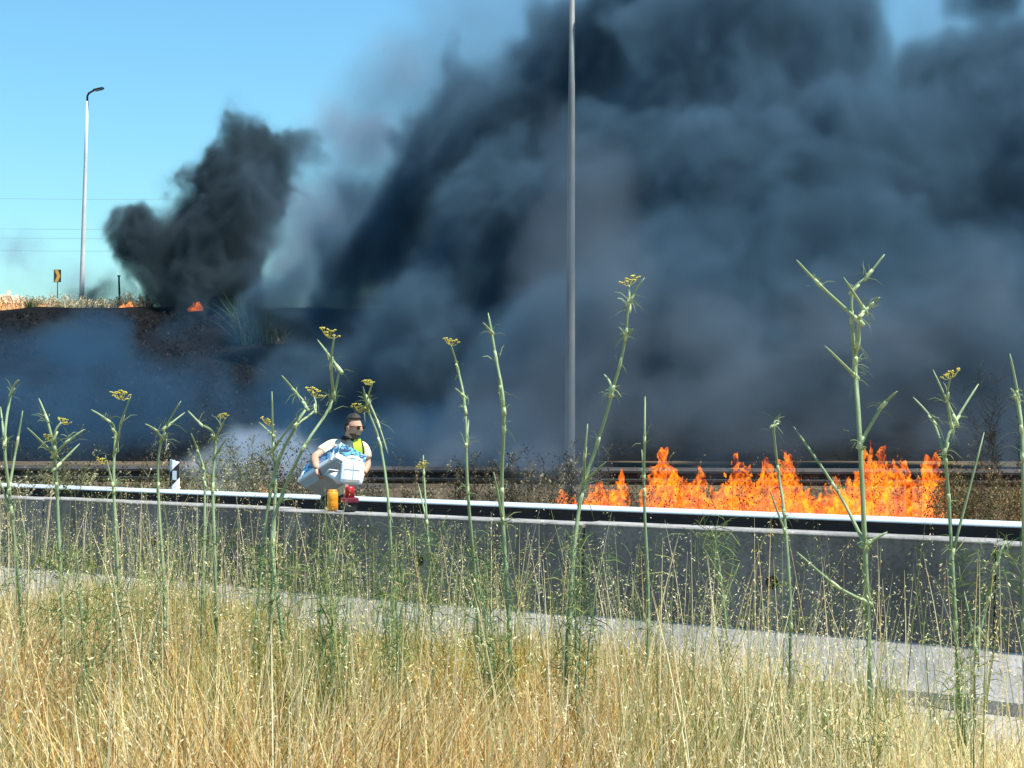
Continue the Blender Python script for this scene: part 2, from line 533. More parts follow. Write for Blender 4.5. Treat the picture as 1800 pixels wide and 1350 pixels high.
# ------------------------------------------------------------------ smoke
def smoke_mat(name, col, dens, absorb=None, aniso=0.0):
    m = bpy.data.materials.new(name)
    m.use_nodes = True
    nt = m.node_tree
    nt.nodes.remove(nt.nodes['Principled BSDF'])
    v = nt.nodes.new('ShaderNodeVolumePrincipled')
    v.inputs['Color'].default_value = (*col, 1)
    v.inputs['Density'].default_value = dens
    v.inputs['Anisotropy'].default_value = aniso
    nt.links.new(v.outputs[0], nt.nodes['Material Output'].inputs['Volume'])
    return m
def blobs_field(blobs, warp=((0.05, 6.0), (0.2, 2.0)), er=(0.25, 4.0, 0.9), inner=(0.12, 0.5), edge=(0.0, 0.5), bill=0.5, veil=0.04):
    """density of a plume: a list of (centre, radii, strength), torn by noise"""
    def f(p, t):
        w = p
        for sc, amp in warp:
            _, c = w.noise(sc, 2.0, 0.5)
            w = w.add(c.sub((0.5, 0.5, 0.5)).scale(amp))
        tot = None
        for c, r, s in blobs:
            d = w.sub(tuple(c)).mul((1 / r[0], 1 / r[1], 1 / r[2])).length()
            g = (1.0 - d).ramp(0.0, 0.85) * s
            tot = g if tot is None else tot + g
        n1, _ = w.noise(er[0], er[1], 0.6)
        b1, _ = w.noise(er[0] * 1.7, 2.0, 0.5)
        n2, _ = w.noise(inner[0], 4.0, 0.6)
        shape = tot + (n1 - 0.5) * er[2] + (b1 * 2.0 - 1.0).abs() * bill - bill * 0.3
        body = shape.ramp(edge[0], edge[1])
        mod = n2.ramp(0.34, 0.66) * (1 - inner[1]) + inner[1]
        gate = tot.ramp(0.0, 0.22)
        return (body * mod + tot.min(1.0) * veil) * gate
    return f
def pb(px, py, D, rpx, s=1.0, ry=None, asp=1.0):
    c = at(px, py, D)
    r = rpx / FPX * D
    return (c, (r * asp, ry if ry else r * 1.2, r), s)
def smoke(name, label, blobs, m, voxel, step, **k):
    me = bpy.data.meshes.new(name)
    o = link(name, me)
    tag(o, label, 'smoke', kind='stuff')
    lo = [min(c[i] - r[i] * 1.15 for c, r, s in blobs) for i in range(3)]
    hi = [max(c[i] + r[i] * 1.15 for c, r, s in blobs) for i in range(3)]
    lo[2] = max(lo[2], LOW + 0.02)
    gn_volume(o, blobs_field(blobs, **k), lo, hi, voxel, m)
    me.materials.append(m)
    m.cycles.volume_step_rate = step if hasattr(m.cycles, 'volume_step_rate') else 1
    o.cycles.volume_step_rate = step if hasattr(o.cycles, 'volume_step_rate') else 1
    return o
M_black_smoke = smoke_mat('black_smoke', (0.06, 0.09, 0.11), 2.2)
M_grey_smoke = smoke_mat('grey_smoke', (0.090, 0.168, 0.242), 1.6)
M_near_smoke = smoke_mat('near_smoke', (0.15, 0.205, 0.26), 0.36)
M_pale_smoke = smoke_mat('pale_smoke', (0.36, 0.46, 0.58), 0.6)
M_blue_smoke = smoke_mat('blue_smoke', (0.055, 0.14, 0.245), 0.55)
# dark plume on the embankment
A = [pb(385, 530, 81, 116, 1.3), pb(350, 480, 82, 116, 1.2), pb(285, 445, 82, 81, 1.1), pb(205, 405, 82, 56, 1.1), pb(235, 420, 82, 64, 1.1), pb(410, 405, 83, 128, 1.2),
     pb(435, 345, 84, 116, 1.1), pb(485, 300, 85, 104, 1.0), pb(540, 268, 85, 58, 0.9), pb(440, 235, 85, 70, 0.6), pb(330, 350, 84, 81, 0.5), pb(180, 525, 84, 70, 0.5, asp=1.6), pb(160, 610, 70, 72, 0.9, asp=1.3), pb(110, 590, 71, 52, 0.7), pb(330, 555, 76, 60, 0.6), pb(475, 420, 83, 62, 0.7), pb(505, 370, 84, 50, 0.6), pb(575, 272, 85, 30, 0.8, asp=1.5), pb(430, 500, 80, 70, 0.8), pb(300, 505, 82, 80, 1.0), pb(255, 470, 82, 62, 0.9), pb(455, 465, 82, 72, 0.9), pb(330, 420, 83, 70, 0.8)]
smoke('smoke', 'black smoke plume leaning over the embankment crest', A, M_black_smoke, 0.12, 3.0,
      warp=((0.10, 4.0), (0.35, 2.4), (0.9, 1.1), (2.2, 0.35)), er=(0.5, 6.0, 1.7), inner=(0.4, 0.15), edge=(0.15, 0.75), bill=0.7, veil=0.07)
# the main mass behind the lamp post
Bm = [pb(530, 510, 70, 90, 1.0, asp=1.4), pb(560, 440, 70, 90, 0.8), pb(620, 360, 70, 90, 0.8), pb(660, 520, 66, 130, 1.1), pb(720, 430, 62, 160, 1.1), pb(820, 480, 60, 160, 1.1), pb(700, 260, 66, 100, 0.7), pb(780, 140, 64, 100, 0.6), pb(600, 500, 66, 110, 0.9), pb(780, 520, 56, 170, 1.0), pb(1000, 520, 52, 200, 1.0), pb(1150, 500, 48, 220, 1.0), pb(640, 420, 64, 140, 1.0), pb(700, 330, 62, 150, 1.0), pb(770, 230, 60, 160, 1.0), pb(850, 220, 58, 210, 1.2), pb(900, 400, 55, 250, 1.2), pb(930, 110, 58, 170, 1.0), pb(1020, 60, 56, 190, 1.0),
      pb(1100, 300, 50, 280, 1.3), pb(1250, 130, 50, 280, 1.2), pb(1300, 400, 46, 300, 1.3), pb(1500, 300, 48, 300, 1.1), pb(1700, 400, 46, 320, 1.2),
      pb(1430, 70, 50, 190, 1.0), pb(1800, 160, 50, 200, 1.0), pb(600, 640, 52, 180, 0.9), pb(760, 620, 50, 220, 1.0), pb(950, 650, 44, 240, 1.1), pb(1200, 620, 42, 280, 1.2), pb(1500, 620, 42, 300, 1.3),
      pb(1780, 650, 40, 300, 1.2), pb(1150, -60, 54, 220, 1.0), pb(1750, -60, 52, 160, 0.8), pb(1950, 300, 46, 300, 1.1), pb(2050, 600, 44, 300, 1.1), pb(1350, -80, 54, 200, 1.0), pb(1650, 190, 50, 170, 1.0)]
smoke('smoke', 'vast slate grey smoke bank filling the sky behind the lamp post', Bm, M_grey_smoke, 0.16, 3.0,
      warp=((0.05, 7.0), (0.17, 3.6), (0.5, 1.6), (1.3, 0.5)), er=(0.28, 7.0, 2.1), inner=(0.34, 0.06), edge=(0.12, 0.72), bill=0.8, veil=0.07)
# low blue smoke over the burnt slope
Lo = [pb(60, 640, 50, 130, 0.8, asp=1.5), pb(250, 690, 48, 160, 0.9, asp=1.6), pb(350, 600, 56, 110, 0.6, asp=1.4), pb(480, 740, 42, 150, 0.9, asp=1.4), pb(700, 760, 38, 160, 0.9, asp=1.4), pb(420, 810, 32, 80, 1.0), pb(150, 600, 60, 90, 0.9),
      pb(880, 790, 32, 130, 0.8, asp=1.4), pb(100, 760, 40, 120, 0.7, asp=1.6)]
smoke('smoke', 'thin bluish smoke drifting low over the burnt slope', Lo, M_blue_smoke, 0.25, 3.0,
      warp=((0.08, 4.0), (0.3, 2.0), (0.9, 0.6)), er=(0.3, 6.0, 1.7), inner=(0.28, 0.08), edge=(0.1, 0.75))
# pale smoke between the dark plumes
Pa = [pb(500, 520, 88, 62, 1.2, asp=0.9), pb(505, 460, 88, 75, 1.1), pb(540, 400, 88, 75, 0.9), pb(590, 350, 88, 80, 0.8), pb(640, 280, 90, 90, 0.5), pb(620, 200, 92, 90, 0.32), pb(700, 120, 92, 110, 0.35), pb(560, 480, 86, 80, 0.9), pb(600, 420, 86, 80, 0.8), pb(520, 330, 88, 60, 0.6), pb(130, 500, 88, 60, 0.35, asp=1.8), pb(660, 240, 90, 100, 0.5), pb(560, 210, 92, 80, 0.3), pb(40, 440, 92, 90, 0.3)]
smoke('smoke', 'pale wispy smoke rising between the dark plumes', Pa, M_pale_smoke, 0.25, 3.0,
      warp=((0.10, 3.0), (0.35, 1.6), (0.9, 0.5)), er=(0.4, 5.0, 1.2), inner=(0.25, 0.3), edge=(0.1, 0.7))
# smoke drawn up from the flames along the verge
Nr = [pb(1000, 300, 25.5, 180, 0.9, ry=1.4), pb(1000, 460, 25.5, 190, 1.5, ry=1.6), pb(1000, 620, 25.5, 180, 1.7, ry=1.7), pb(1000, 750, 25.5, 140, 1.5, ry=1.7), pb(1000, 800, 27, 110, 0.7, asp=1.3), pb(1150, 740, 28, 130, 0.9, asp=1.3), pb(1350, 720, 28, 150, 1.0, asp=1.3), pb(1550, 700, 28, 160, 1.0, asp=1.3), pb(1250, 600, 32, 170, 0.9), pb(1450, 540, 34, 180, 0.9), pb(1700, 560, 32, 190, 0.9),
      pb(860, 760, 30, 120, 0.8, asp=1.3), pb(720, 790, 31, 90, 0.6, asp=1.4), pb(1100, 480, 36, 150, 0.6), pb(1750, 760, 31, 150, 0.9), pb(1300, 830, 26, 90, 0.7, asp=2.2), pb(1600, 820, 27, 90, 0.7, asp=2.0)]
smoke('smoke', 'brownish grey smoke billowing up just behind the flames', Nr, M_near_smoke, 0.16, 3.0,
      warp=((0.12, 3.0), (0.4, 1.6), (1.0, 0.7)), er=(0.5, 6.0, 1.6), inner=(0.4, 0.15), edge=(0.05, 0.65), bill=0.7)
# thin drifting haze of smoke between and above the plumes
M_thin_smoke = smoke_mat('thin_smoke', (0.19, 0.30, 0.40), 0.16)
Th = [pb(520, 470, 78, 110, 0.8), pb(560, 380, 78, 120, 0.8), pb(620, 280, 76, 150, 1.0), pb(690, 170, 74, 160, 1.0), pb(800, 80, 72, 170, 1.0), pb(480, 300, 80, 80, 0.6), pb(930, 10, 70, 170, 0.9), pb(1600, 40, 60, 200, 0.9), pb(1780, 40, 60, 180, 0.9), pb(100, 500, 84, 90, 0.5, asp=1.8), pb(40, 430, 88, 60, 0.6)]
smoke('smoke', 'thin grey smoke haze along the upper left edge of the smoke bank', Th, M_thin_smoke, 0.3, 3.0,
      warp=((0.08, 5.0), (0.3, 2.4), (0.9, 0.8)), er=(0.3, 6.0, 1.3), inner=(0.3, 0.2), edge=(0.0, 0.9), bill=0.4, veil=0.25)
# bright smoke puffs at the small flame left of the man
M_puff = smoke_mat('white_smoke', (0.50, 0.62, 0.74), 1.2)
Pu = [pb(420, 825, 25, 80, 1.2, asp=1.3), pb(480, 805, 25.5, 84, 1.2, asp=1.2), pb(540, 775, 26, 70, 0.9), pb(370, 850, 25, 70, 1.0, asp=1.4), pb(640, 820, 28, 60, 0.5, asp=1.4), pb(950, 815, 25.5, 60, 0.7, asp=1.6), pb(800, 800, 28, 60, 0.5, asp=1.5), pb(560, 845, 27, 55, 0.7, asp=1.6)]
smoke('smoke', 'bright bluish white smoke puffs low behind the man', Pu, M_puff, 0.09, 3.0,
      warp=((0.25, 1.4), (0.8, 0.7), (2.0, 0.25)), er=(0.8, 6.0, 1.4), inner=(0.7, 0.1), edge=(0.1, 0.9), bill=0.5, veil=0.06)

# ------------------------------------------------------------------ flames
def flame_mat(name, hot, cool, vol=6.0, film=0.35):
    m = bpy.data.materials.new(name)
    m.use_nodes = True
    nt = m.node_tree
    nt.nodes.remove(nt.nodes['Principled BSDF'])
    out = nt.nodes['Material Output']
    tc = nt.nodes.new('ShaderNodeTexCoord')
    mp = nt.nodes.new('ShaderNodeMapping'); mp.inputs['Scale'].default_value = (1, 1, 0.8)
    nt.links.new(tc.outputs['Object'], mp.inputs[0])
    n = nt.nodes.new('ShaderNodeTexNoise')
    n.inputs['Scale'].default_value = 6.5; n.inputs['Detail'].default_value = 3; n.inputs['Distortion'].default_value = 1.4
    nt.links.new(mp.outputs[0], n.inputs['Vector'])
    mr = nt.nodes.new('ShaderNodeMapRange'); mr.inputs[1].default_value = 0.36; mr.inputs[2].default_value = 0.66
    nt.links.new(n.outputs[0], mr.inputs[0])
    mx = nt.nodes.new('ShaderNodeMix'); mx.data_type = 'RGBA'
    mx.inputs[6].default_value = (*cool, 1); mx.inputs[7].default_value = (*hot, 1)
    nt.links.new(mr.outputs[0], mx.inputs[0])
    st = nt.nodes.new('ShaderNodeMapRange'); st.inputs[1].default_value = 0.38; st.inputs[2].default_value = 0.62
    st.inputs[3].default_value = 0.0; st.inputs[4].default_value = film
    nt.links.new(n.outputs[0], st.inputs[0])
    em = nt.nodes.new('ShaderNodeEmission')
    nt.links.new(mx.outputs[2], em.inputs[0]); nt.links.new(st.outputs[0], em.inputs[1])
    tr = nt.nodes.new('ShaderNodeBsdfTransparent')
    tr.inputs[0].default_value = (0.86, 0.86, 0.86, 1)
    ad = nt.nodes.new('ShaderNodeAddShader')
    nt.links.new(em.outputs[0], ad.inputs[0]); nt.links.new(tr.outputs[0], ad.inputs[1])
    nt.links.new(ad.outputs[0], out.inputs['Surface'])
    ve = nt.nodes.new('ShaderNodeEmission')
    ve.inputs[0].default_value = (*cool, 1); ve.inputs[1].default_value = vol
    nt.links.new(ve.outputs[0], out.inputs['Volume'])
    try: m.cycles.emission_sampling = 'NONE'
    except Exception: pass
    return m
M_flame = flame_mat('flame', (1.0, 0.26, 0.010), (0.72, 0.062, 0.003), 0.6, 0.42)
M_flame_pale = flame_mat('flame_far', (1.0, 0.45, 0.12), (1.0, 0.20, 0.04), 0.45, 0.45)
def flames(name, label, specs, D, m, voxel=0.03, zg=LOW, amp=0.9, detail=4.0, fs=2.2, depth=0.45, group='flames in the dry grass', sx=None):
    """specs: (px, half width in px, top py); the fire stands on the ground at distance D"""
    o = link(name, bpy.data.meshes.new(name))
    tag(o, label, 'fire', group)
    bl = []
    for i, (px, w, top) in enumerate(specs):
        d = D + random.uniform(-0.4, 0.4) * (D / 24)
        t = at(px, top, d)
        bl.append((Vector((t.x, d, zg)), (w / FPX * d, depth, (t.z - zg) * 1.0), 1.0))
    lo = [min(c[i] - r[i] * 1.3 for c, r, s in bl) for i in range(3)]
    hi = [max(c[i] + r[i] * 1.4 for c, r, s in bl) for i in range(3)]
    pad = 0.55 * D / 24
    lo[0] -= pad; hi[0] += pad; lo[1] -= pad * .6; hi[1] += pad * .6; hi[2] += pad * .6
    lo[2] = zg - 0.02
    sx = sx or 24.0 / D
    def f(p, t):
        w = p.mul((1, 1, 0.55))
        _, c = w.noise(1.3 * fs * sx, 2.0, 0.5)
        _, c2 = w.noise(4.5 * fs * sx, 2.0, 0.5)
        q = p.add(c.sub((0.5, 0.5, 0.5)).mul((0.75 / sx, 0.5 / sx, 0.9 / sx))).add(c2.sub((0.5, 0.5, 0.5)).mul((0.18 / sx, 0.14 / sx, 0.2 / sx)))
        tot = None
        for cc, r, s in bl:
            v = q.sub(tuple(cc))
            dd = v.mul((0.8 / r[0], 0.8 / r[1], 0)).length() + v.mul((0, 0, 1 / r[2])).length() * 0.92
            g = (1.05 - dd).max(-0.4)
            tot = g if tot is None else tot.max(g)
        wq = q.mul((1, 1, 0.36))
        n, _ = wq.noise(2.4 * fs * sx, detail, 0.55, 0.8)
        return tot + (n - 0.52) * amp * 1.6
    gn_volume(o, f, lo, hi, voxel, m, iso=0.09)
    dg = bpy.context.evaluated_depsgraph_get()
    me = bpy.data.meshes.new_from_object(o.evaluated_get(dg))
    o.modifiers.clear()
    o.data = me
    me.materials.clear(); me.materials.append(m)
    me.polygons.foreach_set('use_smooth', np.ones(len(me.polygons), dtype=bool))
    return o
flames('grass_fire', 'tall orange flames left of the gap in the long grass fire', [(1165, 44, 788), (1148, 30, 835), (1190, 40, 820), (1222, 36, 826), (1262, 36, 842), (1300, 32, 822), (1345, 40, 800), (1378, 40, 785), (1410, 50, 850), (1455, 44, 846), (1485, 36, 852),
        (1200, 100, 858), (1330, 100, 862), (1440, 90, 866)], 23.6, M_flame)
flames('grass_fire', 'tall orange flames at the right end of the burning verge', [(1530, 42, 782), (1558, 40, 800), (1590, 40, 820), (1618, 36, 826), (1648, 30, 812), (1505, 46, 846), (1570, 90, 850), (1600, 70, 862)], 23.6, M_flame)
flames('grass_fire', 'curling low flame standing apart left of the tall flames', [(1060, 28, 842), (1085, 18, 838), (1050, 46, 872), (985, 26, 876), (1010, 20, 874)], 23.8, M_flame, fs=2.6)
flames('grass_fire', 'small flame behind the rail near the white marker post', [(478, 22, 852), (500, 12, 862)], 25.0, M_flame_pale, fs=2.6)
flames('grass_fire', 'flames in pale grass on the embankment crest at the far left', [(15, 26, 520), (35, 20, 517), (70, 18, 522), (5, 30, 524)], 81.5, M_flame_pale, voxel=0.06, zg=CREST_Z - 0.2, fs=2.0, depth=0.8, sx=0.6)
flames('grass_fire', 'small flame on the crest beside the thin dark pole', [(218, 12, 533), (231, 14, 530)], 80.8, M_flame_pale, voxel=0.05, zg=CREST_Z - 0.2, depth=0.4, sx=0.8)
flames('grass_fire', 'tiny flame on the crest under the black smoke plume', [(341, 7, 532), (348, 8, 528)], 79.2, M_flame, voxel=0.04, zg=CREST_Z - 0.25, depth=0.3, amp=0.5, sx=1.0)

# ------------------------------------------------------------------ lamp posts, signs, marker post, cables
M_pole = mat('pole_paint', (0.62, 0.64, 0.62), 0.55, (0.5, 0.52, 0.5), 2.0)
M_pole_grey = mat('galvanised_pole', (0.16, 0.175, 0.175), 0.6, (0.12, 0.13, 0.13), 2.0)
M_dark = mat('dark_metal', (0.03, 0.03, 0.03), 0.5)
M_glassy = mat('lamp_glass', (0.5, 0.52, 0.5), 0.2)
def lamp_post(label, base, top, r0, r1, arm, M=M_pole, zbase=None):
    root = empty('lamp_post', base); tag(root, label, 'lamp post', 'street lamps')
    v = Vector(top) - Vector(base)
    mb = MB()
    pts = [v * t for t in (0, .1, .25, .5, .75, 1.0)]
    mb.tube(pts, [r0 + (r1 - r0) * t for t in (0, .1, .25, .5, .75, 1.0)], 16)
    mb.build('pole', M, root)
    mb = MB(); mb.tube([v * 0.0, v.normalized() * 0.04], r0 * 2.0, 12); mb.box((0, 0, 0.0), (r0 * 5, r0 * 5, 0.05)); mb.build('base_plate', M_zinc_dark, root)
    mb = MB(); mb.box(v.normalized() * 1.0 + Vector((0, -r0 * 0.96, 0)), (r0 * 0.8, 0.03, 0.35), bev=0.01); mb.build('service_door', M, root)
    a = [v + Vector(p) for p in arm]
    mb = MB(); mb.tube(a, [r1 * 0.8] * len(a), 8); ar = mb.build('arm', M_dark, root)
    e = a[-1]; d = (a[-1] - a[-2]); d.z *= 0.35; d.normalize()
    Mx = d.to_track_quat('X', 'Z').to_matrix()
    mb = MB(); mb.box(e + d * 0.28, (0.62, 0.26, 0.11), Mx, bev=0.05); hd = mb.build('lamp_head', M_dark, root)
    mb = MB(); mb.box(e + d * 0.30 + Vector((0, 0, -0.068)), (0.5, 0.22, 0.03), Mx, bev=0.01); mb.build('lens', M_glassy, hd)
    return root
b = at(1001, 800, 28); b.z = LOW
t = at(1006, -60, 28)
lamp_post('tall lamp post rising in front of the smoke behind the guard rail', b, t, 0.105, 0.048, [(0, 0, -0.05), (0, 0, 0.5), (0.25, -0.1, 0.75), (1.1, -0.4, 0.95)], M_pole_grey)
b = at(142.5, 545, 84); b.z = CREST_Z - 0.25
t = at(153.5, 178, 84)
lamp_post('distant pale lamp post on the embankment beside the chevron sign', b, t, 0.15, 0.075, [(0, 0, -0.05), (0.0, 0, 0.30), (0.09, -0.02, 0.46), (0.42, -0.1, 0.62)])

def chevron():
    c = at(101, 485, 84); zg = CREST_Z - 0.25
    root = empty('chevron_sign', (c.x, c.y, zg)); tag(root, 'small black sign with a yellow chevron on the embankment crest', 'road sign')
    W, H = 0.42, 0.72
    z = c.z - zg
    M_b = mat('sign_black', (0.012, 0.012, 0.012), 0.5); M_y = mat('sign_yellow', (0.85, 0.42, 0.02), 0.5)
    mb = MB(); mb.box((0, 0, z), (W, 0.02, H), bev=0.008); pn = mb.build('sign_panel', M_b, root)
    mb = MB()
    q = [(-0.16, 0.33), (0.03, 0.33), (0.17, 0.0), (0.03, -0.33), (-0.16, -0.33), (-0.02, 0.0)]
    P = [Vector((x, 0, zz)) for x, zz in q]
    mb.prism(P, Vector((0, -0.0135, z)), Vector((0, -0.0105, z))); mb.build('chevron', M_y, pn)
    mb = MB(); mb.tube([(0, 0.03, 0), (0, 0.03, z + 0.2)], 0.03, 8); mb.build('post', M_zinc_dark, root)
    for dz in (-0.2, 0.2):
        mb = MB(); mb.box((0, 0.02, z + dz), (0.12, 0.025, 0.04)); mb.build('bracket', M_zinc_dark, root)
chevron()
mb = MB(); bp = at(211, 545, 82); bp.z = CREST_Z - 0.2; tp = at(209, 486, 82)
mb.tube([bp, bp.lerp(tp, .5), tp], [0.07, 0.06, 0.05], 8); mb.box(tp + Vector((0, 0, 0.03)), (0.16, 0.16, 0.06))
tag(mb.build('marker_pole', M_dark), 'short thin dark pole on the crest right of the chevron sign', 'pole')

def delineator():
    c = at(307, 857, 19.4)
    root = empty('marker_post', (c.x, c.y, LOW), 0.15); tag(root, 'white roadside marker post with black diagonal band behind the rail', 'marker post')
    M_w = mat('marker_white', (0.80, 0.80, 0.80), 0.5); M_k = mat('marker_black', (0.015, 0.015, 0.015), 0.5); M_r = mat('reflector', (0.45, 0.55, 0.62), 0.25)
    top = at(307, 810, 19.4).z - LOW
    w = 0.062
    prof = [Vector((-w, 0.03, 0)), Vector((-w, 0, 0)), Vector((-0.03, -0.035, 0)), Vector((0.03, -0.035, 0)), Vector((w, 0, 0)), Vector((w, 0.03, 0))]
    mb = MB()
    n = len(prof)
    A = [p.copy() for p in prof]; B = [p + Vector((0, 0, top + (0.02 * -p.x / w))) for p in prof]
    mb.add(A + B, [(i, (i + 1) % n, n + (i + 1) % n, n + i) for i in range(n)] + [tuple(range(n, 2 * n)), tuple(reversed(range(n)))])
    mb.build('post', M_w, root)
    # black band slanting across the front, following its facets
    mb = MB()
    def front(x):  # y of the face at x
        ax = abs(x)
        return -0.037 if ax <= 0.03 else -0.037 + (ax - 0.03) / (w - 0.03) * 0.035
    xs = [-w - .001, -0.03, 0.03, w + .001]
    lo_, hi_ = top - 0.285, top - 0.085
    vs, fs = [], []
    for x in xs:
        sl = (x / w) * 0.065
        for zz in (lo_ + sl, hi_ + sl):
            vs.append(Vector((x, front(x) - 0.001, zz)))
            vs.append(Vector((x, front(x) + 0.004, zz)))
    for i in range(len(xs) - 1):
        a = i * 4
        fs += [(a, a + 4, a + 6, a + 2), (a + 1, a + 3, a + 7, a + 5), (a, a + 1, a + 5, a + 4), (a + 2, a + 6, a + 7, a + 3)]
    mb.add(vs, fs); mb.build('black_band', M_k, root)
    mb = MB(); mb.box((0, -0.041, top - 0.19), (0.055, 0.006, 0.12), bev=0.002); mb.build('reflector', M_r, root)
delineator()

M_wire = mat('cable', (0.18, 0.22, 0.25), 0.6)
for (y0, y1, lab) in ((345, 350, 'topmost thin power cable crossing the sky at left'), (398, 403, 'second thin power cable from the top in the left sky'),
                      (414, 419, 'third thin power cable from the top in the left sky'), (437, 441, 'lowest thin power cable above the left lamp base')):
    a = at(-500, y0 - 8, 170); c = at(330, y1, 172); e = at(1500, y1 - 30, 178)
    pts = []
    for i in range(25):
        u = i / 24
        pts.append(a.lerp(c, u / .42) if u < .42 else c.lerp(e, (u - .42) / .58))
        pts[-1].z += 1.2 * ((2 * (u / .42 if u < .42 else (u - .42) / .58) - 1) ** 2 - 1) * (0.25)
    mb = MB(); mb.tube(pts, 0.015, 5, cap=False)
    tag(mb.build('power_cable', M_wire), lab, 'cable', 'overhead power cables')

# guard rail of the upper road
ua, ub = Vector((46, 88.5, 0)), Vector((-46, 86.5, 0))
ud = (ub - ua).normalized()
guard_rail('guard_rail', 'faint guard rail of the upper road along the crest', (ua, ub), Vector((0.02, -1, 0)).normalized(), CREST_Z + 0.55, CREST_Z - 0.25, M_zinc)

# ------------------------------------------------------------------ dry grass in front of the barrier
M_grass = mat('dry_grass', (0.6, 0.45, 0.2), 0.75, attr=True, trans=0.42, spec=0.2)
STRAW = np.array([(0.80, 0.60, 0.27), (0.84, 0.69, 0.38), (0.52, 0.31, 0.10), (0.84, 0.73, 0.46), (0.30, 0.16, 0.05), (0.68, 0.46, 0.14)])
GREEN = np.array([(0.16, 0.20, 0.05), (0.25, 0.27, 0.06), (0.10, 0.15, 0.05)])
YELL = np.array([(0.62, 0.43, 0.05), (0.55, 0.40, 0.08)])
def grass_pos(n, d0=2.7, margin=1.0, spread=1.6):
    """random points of the verge between the camera and the barrier"""
    P = []
    tot = 0
    bn = np.array([NRM.x, NRM.y]); b0 = np.array([B0.x, B0.y])
    while tot < n:
        D = np.sqrt(rng.random(n * 2)) * 9.5
        X = (rng.random(n * 2) * 2 - 1) * 0.35 * spread * D
        dist = (np.stack([X, D], 1) - b0) @ bn
        lim = margin + 0.35 * vnoise(X * 0.8 + 30, D * 0.8 + 30, 21) + 0.42 * np.clip(X, -0.3, 2.0)
        ok = (D > d0) & (dist > lim)
        P.append(np.stack([X[ok], D[ok]], 1)); tot += ok.sum()
    return np.concatenate(P)[:n]
def px_of(P):
    return 900 + P[:, 0] / P[:, 1] * FPX
def blades(P, H, W, lean, col, segs=3, curl=0.5):
    n = len(P)
    a = rng.random(n) * 2 * np.pi                     # facing of the blade
    la = rng.random(n) * 2 * np.pi                    # the way it leans
    L = lean * rng.random(n) * H
    V = np.zeros((n, segs + 1, 2, 3), dtype=np.float32)
    cv = curl * (rng.random(n) + 0.3)
    for i in range(segs + 1):
        t = i / segs
        off = L * (t * 0.5 + cv * t * t)
        cx = P[:, 0] + np.cos(la) * off; cy_ = P[:, 1] + np.sin(la) * off
        cz = P[:, 2] + H * t * (1 - 0.18 * cv * t)
        w = W * (1 - t) ** 0.6 + 0.0006
        for k, sg in enumerate((-1, 1)):
            V[:, i, k, 0] = cx + np.cos(a) * w * sg * 0.5
            V[:, i, k, 1] = cy_ + np.sin(a) * w * sg * 0.5
            V[:, i, k, 2] = cz
    base = (np.arange(n) * (segs + 1) * 2)[:, None]
    F = []
    for i in range(segs):
        F.append(np.stack([base[:, 0] + 2 * i, base[:, 0] + 2 * i + 1, base[:, 0] + 2 * i + 3, base[:, 0] + 2 * i + 2], 1))
    F = np.concatenate(F)
    c = np.repeat(col, (segs + 1) * 2, 0)
    tip = V[:, -1].mean(1)
    return V.reshape(-1, 3), F, c, tip, V
def join(parts):
    Vs, Fs, Cs = [], [], []; k = 0
    for V, F, c in parts:
        Vs.append(V); Fs.append(F + k); Cs.append(c); k += len(V)
    return np.concatenate(Vs), np.concatenate(Fs), np.concatenate(Cs)
def pick(pal, n, jit=0.15):
    c = pal[rng.integers(0, len(pal), n)]
    return np.clip(c * (1 + (rng.random((n, 1)) - 0.5) * 2 * jit), 0, 0.9)
def straw_col(P):
    n = len(P)
    g = vnoise(P[:, 0] * 1.1 + 40, P[:, 1] * 1.1 + 40, 5)
    b = vnoise(P[:, 0] * 1.7 + 10, P[:, 1] * 1.7 + 60, 6)
    px = px_of(P)
    c = pick(STRAW, n)
    green = (rng.random(n) < np.clip((g - 0.5) * 1.8, 0, 0.5)) & (px < 1500)
    c[green] = pick(GREEN, green.sum())
    yel = (rng.random(n) < np.clip((b - 0.45) * 1.8, 0, 0.6)) & (px > 350) & (px < 1150)
    c[yel] = pick(YELL, yel.sum())
    light = 0.9 + 0.3 * vnoise(P[:, 0] * 0.6 + 5, P[:, 1] * 0.6 + 9, 8)
    pale = (rng.random(n) < np.clip((px - 900) / 1200, 0, 0.55))
    c[pale] = pick(np.array([(0.78, 0.68, 0.42), (0.72, 0.60, 0.33)]), pale.sum())
    return np.clip(c * light[:, None], 0, 0.85)
def ground_h(P): return np.zeros(len(P))
# dense growth
n1 = 160000
P = grass_pos(n1)
P3 = np.column_stack([P, ground_h(P)])
patch = vnoise(P[:, 0] * 1.3 + 70, P[:, 1] * 1.3 + 20, 7)
H = (0.17 + 0.33 * rng.random(n1) ** 1.3) * (0.6 + 0.75 * patch)
tall_left = np.clip((700 - px_of(P)) / 900, 0, 1)
H *= (1.0 + 0.30 * tall_left) * np.clip(1.25 - 0.06 * (P[:, 1] - 3), 0.8, 1.25) * (1 - 0.22 * np.clip((px_of(P) - 1100) / 700, 0, 1))
W = 0.0035 + 0.0055 * rng.random(n1)
V1, F1, C1, tip1, _ = blades(P3, H, W, 0.75, straw_col(P))
# lying straw close to the soil
n2 = 33000
P = grass_pos(n2, margin=0.75); P3 = np.column_stack([P, rng.random(n2) * 0.10])
V2, F2, C2, _, _ = blades(P3, 0.04 + 0.12 * rng.random(n2), 0.003 + 0.004 * rng.random(n2), 5.0, straw_col(P) * 0.95, segs=2)
